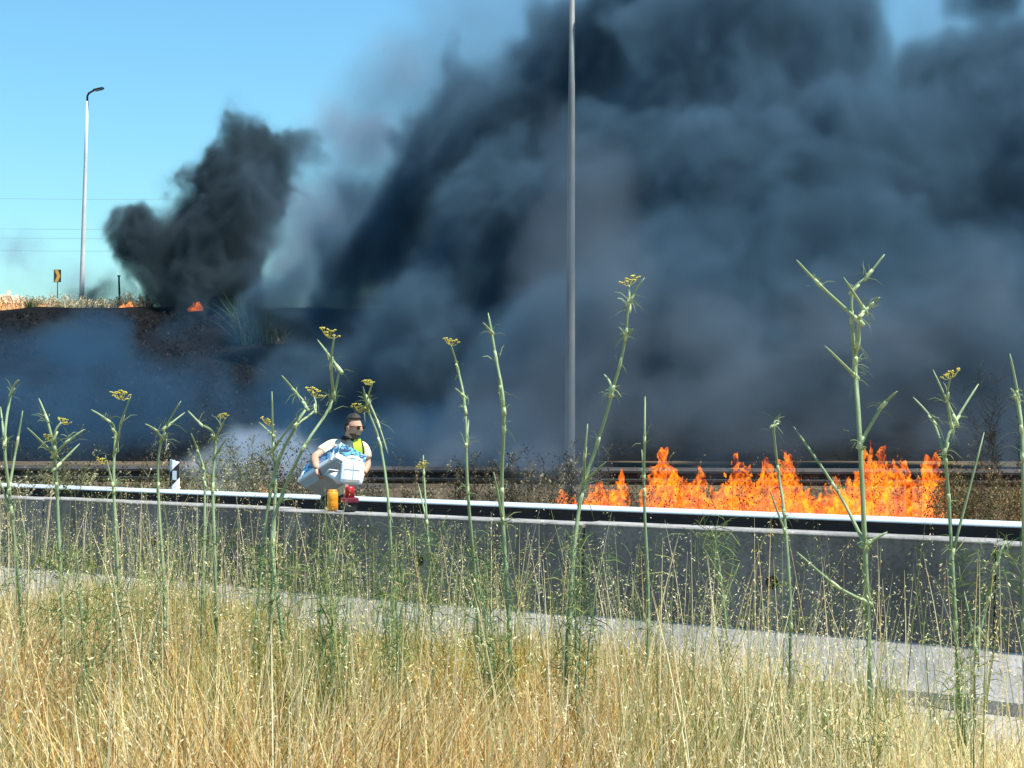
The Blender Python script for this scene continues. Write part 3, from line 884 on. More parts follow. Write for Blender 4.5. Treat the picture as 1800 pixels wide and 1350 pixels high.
# tall flowering stalks with spikelets
n3 = 2200
P = grass_pos(n3, d0=3.2, margin=0.8); P3 = np.column_stack([P, np.zeros(n3)])
H3 = (0.62 + 0.50 * rng.random(n3)) * (1.0 + 0.12 * np.clip((700 - px_of(P)) / 900, 0, 1))
c3 = pick(STRAW[[0, 1, 3, 3]], n3)
gsel = rng.random(n3) < np.where(px_of(P) < 1150, 0.42, 0.2)
c3[gsel] = pick(np.array([(0.30, 0.33, 0.12), (0.40, 0.40, 0.16)]), gsel.sum())
V3, F3, C3, tip3, VV = blades(P3, H3, 0.0035 + 0.0025 * rng.random(n3), 0.32, c3, segs=5)
# spikelets: small drooping flakes hung round the upper third of each stalk
per = 22
idx = np.repeat(np.arange(n3), per)
m = len(idx)
u = 1 - 0.42 * rng.random(m) ** 1.2
lev = u * 5; i0 = np.clip(np.floor(lev).astype(int), 0, 4); fr = (lev - i0)[:, None]
mid = VV.mean(2)
c0 = mid[idx, i0] * (1 - fr) + mid[idx, i0 + 1] * fr
ang = rng.random(m) * 2 * np.pi
rad = (0.008 + 0.045 * rng.random(m)) * (1.25 - u)[:] * 1.9
c0 = c0 + np.column_stack([np.cos(ang) * rad, np.sin(ang) * rad, -0.012 * rng.random(m)])
dirv = np.column_stack([np.cos(ang) * 0.75, np.sin(ang) * 0.75, -0.15 - 0.75 * rng.random(m)])
dirv /= np.linalg.norm(dirv, axis=1)[:, None]
side = np.cross(dirv, rng.normal(size=(m, 3))); side /= np.linalg.norm(side, axis=1)[:, None]
ln = (0.007 + 0.010 * rng.random(m))[:, None]; wd = (0.0009 + 0.0013 * rng.random(m))[:, None]
Vs = np.stack([c0, c0 + dirv * ln * 0.45 + side * wd, c0 + dirv * ln, c0 + dirv * ln * 0.45 - side * wd], 1).reshape(-1, 3)
Fs = np.arange(m * 4).reshape(-1, 4)
Cs = np.repeat(np.clip(c3[idx] * (1.0 + 0.25 * rng.random((m, 1))), 0, 0.88), 4, 0)
# fine green weeds among the straw, mostly at the left and in the middle
n4 = 3600
P = grass_pos(n4 * 2, d0=3.4, margin=0.8)
gk = (vnoise(P[:, 0] * 1.4 + 15, P[:, 1] * 1.4 + 75, 41) > 0.5) & (px_of(P) < 1250 + 500 * rng.random(len(P)))
P = P[gk][:n4]; n4 = len(P)
V4, F4, C4, _, _ = blades(np.column_stack([P, np.zeros(n4)]), 0.35 + 0.50 * rng.random(n4), 0.003 + 0.003 * rng.random(n4), 0.5, pick(np.array([(0.12, 0.19, 0.05), (0.20, 0.26, 0.07), (0.30, 0.33, 0.10)]), n4), segs=4)
V, F, Cc = join([(V1, F1, C1), (V2, F2, C2), (V3, F3, C3), (Vs, Fs, Cs), (V4, F4, C4)])
tag(link('dry_grass', fast_mesh('dry_grass', V, F, Cc), M_grass), 'tall golden dry grass and wild oats in front of the concrete barrier', 'grass', kind='stuff')

# ------------------------------------------------------------------ weeds behind the guard rail, stubble on the slope
M_weed = mat('dry_weed', (0.1, 0.08, 0.05), 0.9, attr=True, trans=0.2, spec=0.05)
def weed_mass(name, label, n, xr, dr, hr, pal, zfun, per=26, twig=0.12, wid=0.006, dot=(0.008, 0.018), shade=1.0):
    px = xr[0] + (xr[1] - xr[0]) * rng.random(n); D = dr[0] + (dr[1] - dr[0]) * rng.random(n)
    X = (px - 900) / FPX * D
    keep = np.ones(n, bool)
    P3 = np.column_stack([X, D, zfun(X, D)])
    cl = vnoise(X * 0.9 + 33, D * 0.9, 17)
    Hh = (hr[0] + (hr[1] - hr[0]) * rng.random(n) ** 1.4) * (0.55 + 0.8 * cl)
    col = pick(pal, n, 0.3) * shade
    Va, Fa, Ca, tip, VV = blades(P3, Hh, wid * (0.6 + 0.8 * rng.random(n)), 0.35, col, segs=4)
    idx = np.repeat(np.arange(n), per); m = len(idx)
    u = 1 - 0.65 * rng.random(m) ** 1.3
    lev = u * 4; i0 = np.clip(np.floor(lev).astype(int), 0, 3); fr = (lev - i0)[:, None]
    mid = VV.mean(2)
    c0 = mid[idx, i0] * (1 - fr) + mid[idx, i0 + 1] * fr
    ang = rng.random(m) * 2 * np.pi
    dv = np.column_stack([np.cos(ang), np.sin(ang), 0.5 + 0.9 * rng.random(m)]); dv /= np.linalg.norm(dv, axis=1)[:, None]
    ln = (twig * (0.25 + rng.random(m)))[:, None]
    sd = np.cross(dv, np.array([0, 1.0, 0.1])); sd /= np.linalg.norm(sd, axis=1)[:, None]
    w = wid * 0.32
    tw = np.stack([c0 - sd * w, c0 + sd * w, c0 + dv * ln + sd * w * .6, c0 + dv * ln - sd * w * .6], 1).reshape(-1, 3)
    e = c0 + dv * ln
    r = (dot[0] + (dot[1] - dot[0]) * rng.random(m))[:, None]
    s2 = np.cross(sd, dv)
    k = rng.random((m, 1)) - 0.5
    sdd = sd + s2 * k
    dt = np.stack([e - dv * r * .6, e + sdd * r, e + dv * r, e - sdd * r], 1).reshape(-1, 3)
    cc = np.repeat(col[idx], 4, 0)
    cd = np.repeat(np.clip(col[idx] * (0.7 + 1.1 * rng.random((m, 1))), 0, .8), 4, 0)
    V, F, Cc = join([(Va, Fa, Ca), (tw, np.arange(m * 4).reshape(-1, 4), cc), (dt, np.arange(m * 4).reshape(-1, 4), cd)])
    return tag(link(name, fast_mesh(name, V, F, Cc), M_weed), label, 'weeds', kind='stuff')
zlow = lambda X, D: np.full(len(X), LOW)
DK = np.array([(0.05, 0.045, 0.03), (0.10, 0.085, 0.05), (0.03, 0.03, 0.022), (0.20, 0.17, 0.10)])
OL = np.array([(0.14, 0.14, 0.06), (0.25, 0.22, 0.12), (0.08, 0.09, 0.04), (0.40, 0.36, 0.22), (0.06, 0.05, 0.03)])
BR = np.array([(0.11, 0.07, 0.035), (0.20, 0.13, 0.055), (0.06, 0.045, 0.028), (0.09, 0.085, 0.035)])
weed_mass('dry_weeds', 'tangled dry weeds behind the guard rail at the left', 620, (-250, 470), (19.6, 23.5), (0.55, 1.35), OL, zlow)
weed_mass('dry_weeds', 'dark seeded weeds behind the rail around the man', 330, (440, 1010), (19.0, 24.0), (0.55, 1.25), DK, zlow)
weed_mass('dry_weeds', 'scorched weeds standing among the flames', 170, (1000, 1700), (22.2, 25.0), (0.5, 1.2), DK, zlow, per=16)
weed_mass('dry_weeds', 'brown dry weeds behind the rail at the far right', 520, (1640, 2150), (17.3, 24.0), (0.5, 1.15), BR, zlow)
weed_mass('dry_shrub', 'bare dark twiggy shrub at the right edge', 26, (1715, 1900), (24.5, 26.5), (1.2, 2.6), DK[[0, 2]], zlow, per=34, twig=0.22, wid=0.008, dot=(0.006, 0.014))
def zslope(X, D):
    u = np.clip((D - 56) / 24, 0, 1)
    return LOW - 0.5 + (CREST_Z - LOW + 0.4) * u ** 0.92
ASH = np.array([(0.02, 0.02, 0.02), (0.03, 0.03, 0.03), (0.012, 0.012, 0.012), (0.05, 0.045, 0.04), (0.02, 0.018, 0.016)])
weed_mass('burnt_stubble', 'charred stubble and ash covering the embankment slope', 5200, (-300, 1100), (57, 78.5), (0.08, 0.3), ASH, zslope, per=7, twig=0.18, wid=0.03, dot=(0.012, 0.04))
zc_ = lambda X, D: np.full(len(X), CREST_Z - 0.15)
PALE = np.array([(0.55, 0.45, 0.26), (0.65, 0.55, 0.36), (0.45, 0.33, 0.16)])
weed_mass('dry_grass', 'strip of pale dry grass along the crest at the far left', 1700, (-250, 265), (80.2, 85.5), (0.5, 1.0), PALE, zc_, per=5, twig=0.15, wid=0.05, dot=(0.02, 0.05))
def tussock(label, px, D, py_top, wpx, n, pal, zb):
    c = at(px, py_top, D)
    h = c.z - zb; w = wpx / FPX * D
    a = rng.random(n) * 2 * np.pi; r = np.sqrt(rng.random(n)) * w * 0.28
    P3 = np.column_stack([c.x + np.cos(a) * r, D + np.sin(a) * r, np.full(n, zb)])
    V, F, Cc, _, _ = blades(P3, h * (0.5 + 0.5 * rng.random(n)), 0.035 + 0.03 * rng.random(n), 0.55, pick(pal, n, 0.3), segs=4, curl=0.9)
    o = link('grass_tussock', fast_mesh('grass_tussock', V, F, Cc), M_grass)
    return tag(o, label, 'grass clump', 'green clumps on the embankment')
GT = np.array([(0.06, 0.09, 0.03), (0.09, 0.12, 0.04), (0.04, 0.06, 0.025)])
zs = lambda D: float(zslope(np.array([0.0]), np.array([D]))[0])
tussock('largest tall dark green grass clump at the crest beside the black smoke', 447, 72.5, 498, 105, 620, GT * 1.4, zs(72.5) - 0.3)
tussock('yellowish grass clump just right of the largest green clump', 486, 73.0, 540, 60, 260, np.array([(0.25, 0.24, 0.10), (0.18, 0.19, 0.07)]), zs(73) - 0.2)
tussock('small green grass clump right on the slope below the crest', 587, 70.5, 535, 55, 300, GT * 1.8, zs(70.5) - 0.2)
tussock('small charred clump left of the large green clump', 312, 77.5, 540, 40, 160, ASH[:3], zs(77.5) - 0.2)
tussock('lone green tuft among the flames on the crest', 56, 80.6, 516, 22, 120, GT * 1.6, CREST_Z - 0.2)

# ------------------------------------------------------------------ fennel plants
M_stem = mat('fennel_stem', (0.16, 0.24, 0.12), 0.6, (0.27, 0.34, 0.19), 6.0, stretch=(1, 1, 0.35), spec=0.35, bump=0.25, bscale=60)
M_node = mat('fennel_sheath', (0.40, 0.47, 0.26), 0.6, (0.30, 0.38, 0.2), 20.0)
M_umbel = mat('fennel_flower', (0.52, 0.42, 0.05), 0.8, (0.38, 0.36, 0.08), 40.0)
M_leaf = mat('fennel_leaf', (0.06, 0.12, 0.03), 0.8, attr=True, trans=0.3)
def smooth_path(P, n=4):
    """Catmull-Rom through the points"""
    out = []
    for i in range(len(P) - 1):
        p0 = P[max(i - 1, 0)]; p1 = P[i]; p2 = P[i + 1]; p3 = P[min(i + 2, len(P) - 1)]
        for k in range(n):
            t = k / n
            out.append(0.5 * ((2 * p1) + (p2 - p0) * t + (2 * p0 - 5 * p1 + 4 * p2 - p3) * t * t + (3 * p1 - p0 - 3 * p2 + p3) * t ** 3))
    out.append(P[-1])
    return out
def umbel(parent, c, r, up=Vector((0, 0, 1))):
    mb = MB()
    n = random.choice((9, 11, 13))
    tx, ty = random.uniform(-.5, .5), random.uniform(-.5, .5)
    for k in range(n):
        a = k * 2.399; q = math.sqrt((k + .5) / n)
        e = c + Vector((math.cos(a) * q * r, math.sin(a) * q * r, r * random.uniform(0.5, 0.8) * (1.05 - 0.35 * q * q) + r * q * (tx * math.cos(a) + ty * math.sin(a))))
        mb.tube([c, c.lerp(e, .5) + Vector((0, 0, -0.006)), e], 0.0011, 3, cap=False)
        for j in range(4):
            mb.sphere(e + Vector((random.uniform(-1, 1), random.uniform(-1, 1), random.uniform(-.3, .5))) * r * 0.14, (r * 0.11, r * 0.11, r * 0.07), 5, 3)
    return mb.build('flower_head', M_umbel, parent)
def feather(n, pts, spread, size, pal, seed=0):
    """fine thread leaves around the given points"""
    pts = np.array([tuple(p) for p in pts])
    c = pts[rng.integers(0, len(pts), n)] + rng.normal(size=(n, 3)) * np.array(spread)
    d = rng.normal(size=(n, 3)) + np.array([0, 0, 0.5]); d /= np.linalg.norm(d, axis=1)[:, None]
    s = np.cross(d, rng.normal(size=(n, 3))); s /= np.linalg.norm(s, axis=1)[:, None]
    L = (size * (0.4 + rng.random(n)))[:, None]; w = 0.0007 + 0.0010 * rng.random(n)[:, None]
    bend = np.array([0, 0, -1.0]) * L * 0.25
    V = np.stack([c - s * w, c + s * w, c + d * L * .55 + s * w, c + d * L * .55 - s * w, c + d * L + bend + s * w * .4, c + d * L + bend - s * w * .4], 1).reshape(-1, 3)
    b = np.arange(n) * 6
    F = np.concatenate([np.stack([b, b + 1, b + 2, b + 3], 1), np.stack([b + 3, b + 2, b + 4, b + 5], 1)])
    col = np.repeat(pick(np.array(pal), n, 0.3), 6, 0)
    return fast_mesh('foliage', V, F, col)
LEAFPAL = [(0.05, 0.11, 0.03), (0.09, 0.16, 0.04), (0.14, 0.20, 0.06), (0.20, 0.22, 0.06)]
def fennel(label, D, base, main, branches=(), umbels=(), r0=0.00897, leaves=220, low=True):
    bz = Vector(((base - 900) / FPX * D, D, 0.0))
    root = empty('fennel_plant', bz)
    tag(root, label, 'fennel', 'fennel growing in the dry grass')
    dd = {}
    def P(p, k):
        return at(p[0], p[1], D + k) - bz
    pts = [Vector((0, 0, -0.02))] + [P(p, 0.05 * math.sin(i * 2.1 + base)) for i, p in enumerate(main)]
    path = smooth_path(pts, 4)
    n = len(path)
    mb = MB(); mb.tube(path, [r0 * (1 - 0.55 * i / (n - 1)) * (0.45 if i == n - 1 else 1) for i in range(n)], 8)
    mb.build('stem', M_stem, root)
    nodes = [(pts[i], r0 * (1 - 0.55 * i / len(pts)), (pts[i + 1] - pts[i]).normalized()) for i in range(1, len(pts) - 1)]
    for j, br in enumerate(branches):
        dy = random.uniform(-0.18, 0.18)
        q = [P(p, 0.05 * math.sin(base) + dy * (i / max(1, len(br) - 1))) for i, p in enumerate(br)]
        # start the branch on the stem itself
        near = min(path, key=lambda v: (Vector((v.x, 0, v.z)) - Vector((q[0].x, 0, q[0].z))).length)
        if (near - q[0]).length < 0.12: q[0] = near.copy()
        pth = smooth_path(q, 4)
        m = len(pth)
        rb = r0 * 0.70
        mb = MB(); mb.tube(pth, [rb * (1 - 0.5 * i / (m - 1)) * (0.45 if i == m - 1 else 1) for i in range(m)], 7)
        b = mb.build('branch', M_stem, root)
        nodes.append((q[0], r0 * 0.78, (q[1] - q[0]).normalized()))
        for k_, v in enumerate(q[1:-1]): nodes.append((v, rb * 0.85, (q[k_ + 2] - v).normalized()))
    for v, r, up in nodes:
        mb = MB()
        mb.tube([v - up * 0.022, v - up * 0.004, v + up * 0.012, v + up * 0.03], [r * 0.98, r * 1.16, r * 1.12, r * 0.9], 8)
        mb.build('sheath', M_node, root)
    for u in umbels:
        c = P(u, 0.0); umbel(root, c - Vector((0, 0, 0.012)), random.uniform(0.022, 0.042))
    if leaves:
        lo = [v for v in path if v.z < 0.95]
        o = link('foliage', feather(leaves, lo, (0.05, 0.05, 0.03), 0.09, LEAFPAL), M_leaf, root)
        hi = [v for v, r, _u in nodes if v.z > 0.9]
        if hi:
            o2 = link('leaf_threads', feather(9 * len(hi), hi, (0.008, 0.008, 0.012), 0.06, [(0.16, 0.22, 0.09), (0.22, 0.27, 0.12)]), M_leaf, root); o2['kind'] = 'stuff'
        o['kind'] = 'stuff'
    return root
fennel('tallest forked fennel stem standing in front of the right flames', 5.5, 1530, [(1528, 1150), (1512, 780), (1503, 640), (1508, 605), (1513, 555), (1528, 540), (1546, 523)],
       [[(1503, 640), (1497, 560), (1500, 510), (1525, 485), (1555, 447)], [(1497, 570), (1440, 500), (1400, 457)], [(1514, 765), (1550, 715), (1577, 688)], [(1500, 665), (1450, 608)], [(1519, 950), (1470, 860), (1395, 750)], [(1500, 510), (1483, 488)], [(1525, 1090), (1470, 1030), (1400, 970)], [(1524, 970), (1560, 935)]], r0=0.01053)
fennel('forked fennel with a yellow head near the right edge', 5.8, 1690, [(1680, 1100), (1668, 880), (1662, 790), (1680, 740), (1720, 675)],
       [[(1662, 800), (1640, 740), (1605, 698)], [(1672, 750), (1665, 700), (1671, 662)], [(1668, 720), (1640, 650)], [(1675, 1000), (1730, 760)]], [(1672, 660)])
fennel('tall zigzag fennel just right of the lamp post', 5.5, 985, [(1000, 1090), (1020, 880), (1050, 780), (1075, 690), (1062, 658)],
       [[(1075, 690), (1090, 640), (1100, 590), (1107, 530), (1133, 488)], [(1106, 540), (1106, 497)], [(1035, 850), (1065, 812)], [(1022, 860), (1028, 800), (1033, 745)], [(1100, 590), (1112, 578)]], [(1107, 496)])
fennel('tall fennel stem curving left at its top, between man and lamp post', 5.6, 905, [(895, 1100), (882, 870), (886, 720), (872, 630), (858, 550)],
       [[(884, 740), (880, 690), (878, 662)], [(862, 590), (849, 567)], [(884, 900), (868, 830)]])
fennel('slender fennel with a small yellow tip left of the curving one', 6.0, 850, [(840, 1080), (822, 860), (818, 720), (805, 650), (792, 605)],
       [[(814, 700), (800, 682)], [(820, 780), (824, 738)]], [(792, 602)], r0=0.00780)
fennel('fennel rising behind the man, forked above him with yellow tip', 5.6, 520, [(500, 1150), (478, 960), (492, 880), (535, 785), (580, 715), (597, 650)],
       [[(586, 700), (582, 640), (588, 588)], [(582, 640), (558, 597)]], [(578, 588)], leaves=900)
fennel('fennel bending left with a long bare tip left of the man', 6.0, 440, [(450, 1100), (478, 850), (522, 745), (538, 715), (520, 690), (495, 660)],
       [[(544, 760), (554, 720), (551, 694)]], [(552, 692)], r0=0.00819)
fennel('straight upright fennel farthest left of those by the man', 6.0, 470, [(478, 1050), (484, 850), (480, 790), (478, 688)],
       [[(482, 775), (455, 742)], [(484, 790), (520, 735)]], [(470, 741)], r0=0.00780)
fennel('fennel with crossed forks right above the man', 6.3, 700, [(690, 1100), (684, 900), (668, 780), (646, 715), (655, 672)],
       [[(646, 715), (632, 720)], [(645, 705), (665, 745), (682, 798)], [(646, 712), (638, 680)]], [(632, 720), (648, 672)], r0=0.00780)
fennel('pale fennel cluster stem at the left edge', 6.0, 20, [(40, 1150), (20, 900), (8, 780), (20, 690), (33, 668)],
       [[(16, 850), (30, 780), (40, 722)], [(10, 770), (1, 715)], [(18, 880), (-10, 820)]], leaves=500)
fennel('leafy fennel with several side shoots second from the left edge', 6.0, 100, [(110, 1150), (100, 860), (95, 770), (108, 742)],
       [[(97, 790), (82, 735), (68, 700)], [(98, 800), (120, 775), (148, 755)], [(97, 800), (48, 752)], [(99, 830), (140, 780)]], [(85, 768), (112, 740)], leaves=900)
fennel('fennel with a yellow head left of the white marker post', 6.2, 205, [(210, 1100), (200, 860), (202, 760), (188, 738), (160, 720)],
       [[(202, 790), (214, 740), (230, 696)], [(200, 850), (185, 800)]], [(213, 697), (180, 810)], r0=0.00780, leaves=500)
fennel('thin forked fennel directly left of the white marker post', 6.3, 275, [(290, 1100), (278, 860), (285, 770), (318, 705)],
       [[(283, 778), (272, 755), (255, 745)], [(294, 750), (325, 725)]], r0=0.00780)
fennel('y shaped fennel right of the white marker post', 6.3, 375, [(380, 1080), (374, 860), (378, 770), (352, 745), (330, 722)],
       [[(378, 775), (388, 752), (396, 735)], [(376, 800), (398, 770)]], [(392, 730)], r0=0.00780)
fennel('short plain fennel stalk between marker post and y shaped stem', 6.4, 350, [(356, 1050), (360, 850), (350, 800), (336, 762)], [[(356, 830), (342, 808)]], r0=0.00741)
fennel('straight single fennel stalk in front of the left flames', 6.0, 1125, [(1140, 1100), (1132, 870), (1133, 770), (1134, 697)], [[(1132, 850), (1128, 790)]], r0=0.00780)
fennel('fennel with a hooked tip in front of the middle flames', 5.8, 1380, [(1390, 1100), (1378, 900), (1368, 830), (1360, 748), (1372, 742)], [[(1380, 930), (1352, 860)]], r0=0.00780)
fennel('fennel cut off by the right edge of the picture', 5.5, 1800, [(1800, 1100), (1798, 800), (1790, 700), (1775, 622)], [[(1797, 760), (1786, 700), (1776, 682)]])
fennel('low fennel with a yellow tip right of the man', 6.4, 750, [(760, 1100), (752, 950), (745, 830), (744, 800)], [[(750, 900), (735, 850)]], [(743, 818)], r0=0.00702, leaves=600)
fennel('short fennel right of the lamp post base', 6.5, 1275, [(1280, 1150), (1262, 980), (1250, 930)], [[(1270, 1060), (1300, 990)], [(1265, 1000), (1235, 960)]], r0=0.00702, leaves=500)
fennel('dark green fennel stem leaning over the barrier at far right', 5.6, 1715, [(1712, 1180), (1735, 1060), (1752, 990), (1768, 950)], [[(1720, 1130), (1695, 1040)], [(1725, 1100), (1745, 1140)]], r0=0.00819, leaves=300)
def bushy(label, D, px, top, n, w):
    b = Vector(((px - 900) / FPX * D, D, 0))
    root = empty('young_fennel', b); tag(root, label, 'fennel', 'leafy young fennel in the grass')
    t = at(px, top, D) - b
    lo = []
    for k in range(5):
        e = Vector((t.x + random.uniform(-w, w), random.uniform(-w, w), t.z * random.uniform(0.7, 1)))
        mid = e * 0.5 + Vector((e.x * -0.2, 0, 0))
        pth = smooth_path([Vector((random.uniform(-.02, .02), 0, -0.01)), mid, e], 5)
        mb = MB(); mb.tube(pth, [0.008 * (1 - .9 * i / (len(pth) - 1)) for i in range(len(pth))], 6); mb.build('stem', M_stem, root)
        lo += pth[2:]
    o = link('foliage', feather(n // 2, lo, (0.022, 0.022, 0.03), 0.085, LEAFPAL), M_leaf, root); o['kind'] = 'stuff'
bushy('dark leafy fennel clump under the man in front of the barrier', 5.2, 590, 890, 2200, 0.10)
bushy('leafy fennel clump low at the left in front of the barrier', 5.4, 160, 960, 1500, 0.10)
bushy('leafy fennel clump right of the left one, half in the grass', 5.6, 255, 1010, 1300, 0.12)
bushy('leafy fennel clump between the man and the curving fennel', 5.4, 700, 935, 1300, 0.10)
bushy('leafy fennel clump at the foot of the curving fennel', 5.3, 880, 960, 1300, 0.09)
bushy('bright leafy fennel clump at the foot of the zigzag fennel', 5.4, 1015, 935, 1500, 0.08)
bushy('low leafy fennel clump at the right in the straw', 5.0, 1690, 1120, 900, 0.08)
bushy('low leafy fennel clump at the bottom right in the straw', 4.6, 1500, 1230, 900, 0.12)
bushy('low leafy fennel clump at the bottom left in the straw', 4.6, 480, 1200, 700, 0.12)

# ------------------------------------------------------------------ the man and what he carries
PD = 15.6
G = LOW + 0.004
def skin_mat(): return mat('skin', (0.52, 0.29, 0.19), 0.55, (0.44, 0.23, 0.15), 12.0)
M_skin = skin_mat()
M_hair = mat('hair', (0.012, 0.009, 0.007), 0.6, (0.03, 0.022, 0.016), 60.0, bump=0.8, bscale=90)
M_shirt = mat('cream_cotton', (0.72, 0.60, 0.42), 0.9, (0.62, 0.51, 0.35), 9.0, bump=0.6, bscale=14, bdist=0.02)
M_vest = mat('lime_vest', (0.45, 0.72, 0.03), 0.7, (0.36, 0.60, 0.03), 12.0)
M_trous = mat('dark_trousers', (0.02, 0.03, 0.03), 0.85, (0.035, 0.045, 0.045), 12.0)
M_black = mat('black_webbing', (0.01, 0.01, 0.011), 0.7)
M_shoe = mat('shoe', (0.05, 0.05, 0.05), 0.7)
def limb_mesh(chains, name):
    """one skinned surface: chains of (point, radius), joined where a chain starts on an existing point"""
    me = bpy.data.meshes.new(name)
    V, E, Rr = [], [], []
    def idx(p):
        for i, q in enumerate(V):
            if (q - p).length < 1e-5: return i
        return None
    for ch in chains:
        last = None
        for p, r in ch:
            p = Vector(p); i = idx(p)
            if i is None:
                V.append(p); Rr.append(r if hasattr(r, '__len__') else (r, r)); i = len(V) - 1
            if last is not None: E.append((last, i))
            last = i
    me.from_pydata([tuple(v) for v in V], E, [])
    o = bpy.data.objects.new('tmp', me); C.objects.link(o)
    sk = o.modifiers.new('s', 'SKIN'); sk.use_smooth_shade = True
    for i, r in enumerate(Rr): me.skin_vertices[0].data[i].radius = r
    for v in me.skin_vertices[0].data: v.use_root = False
    me.skin_vertices[0].data[0].use_root = True
    sub = o.modifiers.new('d', 'SUBSURF'); sub.levels = 2; sub.render_levels = 2
    dg = bpy.context.evaluated_depsgraph_get()
    out = bpy.data.meshes.new_from_object(o.evaluated_get(dg))
    out.name = name
    bpy.data.objects.remove(o)
    out.polygons.foreach_set('use_smooth', np.ones(len(out.polygons), dtype=bool))
    return out
# axes of the figure: x to the right of the picture, y away from the camera, z up; the man walks to the right, chest turned to the camera
man0 = at(606, 800, PD); man0.z = G
person = empty('person', man0)
tag(person, 'man in cream shirt and sunglasses carrying a box before the guard rail', 'person')
def L(px, py, dy=0.0):
    p = at(px, py, PD + dy); return p - man0
# key points
hip = L(592, 868, 0.10); waist = L(598, 840, 0.08); chest = L(607, 805, 0.03); upper = L(611, 788, 0.02); neckb = L(614, 779, 0.0); neckt = L(617, 766, -0.03); headc = L(621, 752, -0.05)
shL = L(583, 785, 0.05); elL = L(553, 803, -0.14); wrL = L(556, 824, -0.36)          # the arm at the picture's left
shR = L(638, 787, 0.02); elR = L(646, 815, 0.02); wrR = L(640, 832, -0.16)
hipL = hip + Vector((-0.09, 0.03, -0.02)); hipR = hip + Vector((0.09, -0.02, -0.02))
knL = Vector((-0.17, 0.02, 0.47)); anL = Vector((-0.22, 0.14, 0.09)); toL = Vector((-0.10, 0.06, 0.035))
knR = Vector((0.06, -0.06, 0.48)); anR = Vector((0.10, -0.02, 0.09)); toR = Vector((0.24, -0.07, 0.035))
body = limb_mesh([
    [(hip, (0.155, 0.12)), (waist, (0.16, 0.11)), (chest, (0.185, 0.125)), (upper, (0.16, 0.10)), (neckb, 0.07), (neckt, 0.056), (headc, 0.05)],
    [(upper, (0.16, 0.10)), (shL, 0.068), (shL.lerp(elL, .5), 0.054), (elL, 0.046), (elL.lerp(wrL, .45), 0.044), (wrL, 0.029)],
    [(upper, (0.16, 0.10)), (shR, 0.066), (shR.lerp(elR, .5), 0.052), (elR, 0.045), (elR.lerp(wrR, .5), 0.042), (wrR, 0.029)],
    [(hip, (0.155, 0.12)), (hipL, 0.098), (hipL.lerp(knL, .5), 0.085), (knL, 0.062), (knL.lerp(anL, .35), 0.06), (anL, 0.038), (toL, 0.033)],
    [(hip, (0.155, 0.12)), (hipR, 0.098), (hipR.lerp(knR, .5), 0.085), (knR, 0.062), (knR.lerp(anR, .35), 0.06), (anR, 0.038), (toR, 0.033)],
], 'body')
body_o = link('body', body, M_skin, person)
# head, shaped from a fine sphere, turned to the right and towards the camera
face = Vector((0.86, -0.50, -0.05)).normalized()
hy = face; hx = Vector((0, 0, 1)).cross(hy).normalized() * -1; hz = hx.cross(hy).normalized()
if hz.z < 0: hz = -hz
hx = hy.cross(hz).normalized()
Mh = Matrix((hx, hy, hz)).transposed()          # columns: side, forward, up
def head_shape(scale=1.0):
    bm = bmesh.new(); bmesh.ops.create_uvsphere(bm, u_segments=28, v_segments=20, radius=1.0)
    for v in bm.verts:
        x, y, z = v.co
        w = 0.078; d = 0.098; h = 0.122
        k = 1.0
        if z < 0:
            k = 1 - 0.34 * (-z) ** 1.3
        X = x * w * k; Y = y * d * (1 - 0.10 * max(0, -z)); Z = z * h
        if y > 0 and z < 0: Y += 0.012 * math.exp(-((z + 0.72) / 0.22) ** 2) * max(0, y)      # chin
        if y > 0.5:
            Y += 0.034 * math.exp(-(x / 0.16) ** 2) * math.exp(-((z + 0.20) / 0.16) ** 2)     # nose
            Y += 0.012 * math.exp(-(x / 0.20) ** 2) * math.exp(-((z - 0.02) / 0.16) ** 2)     # bridge
            Y += 0.008 * math.exp(-((z - 0.16) / 0.09) ** 2)                                  # brow
            Y -= 0.010 * math.exp(-((abs(x) - 0.38) / 0.16) ** 2) * math.exp(-((z - 0.02) / 0.11) ** 2)  # eye sockets
            Y += 0.007 * math.exp(-(x / 0.26) ** 2) * math.exp(-((z + 0.45) / 0.07) ** 2)     # lips
            Y += 0.006 * math.exp(-(x / 0.24) ** 2) * math.exp(-((z + 0.56) / 0.06) ** 2)
        v.co = Vector((X, Y, Z)) * scale
    return bm
def place(bm, name, m, parent):
    for v in bm.verts: v.co = headc + Mh @ v.co
    me = bpy.data.meshes.new(name); bm.to_mesh(me); bm.free()
    me.polygons.foreach_set('use_smooth', np.ones(len(me.polygons), dtype=bool))
    return link(name, me, m, parent)
head = place(head_shape(), 'head', M_skin, person)
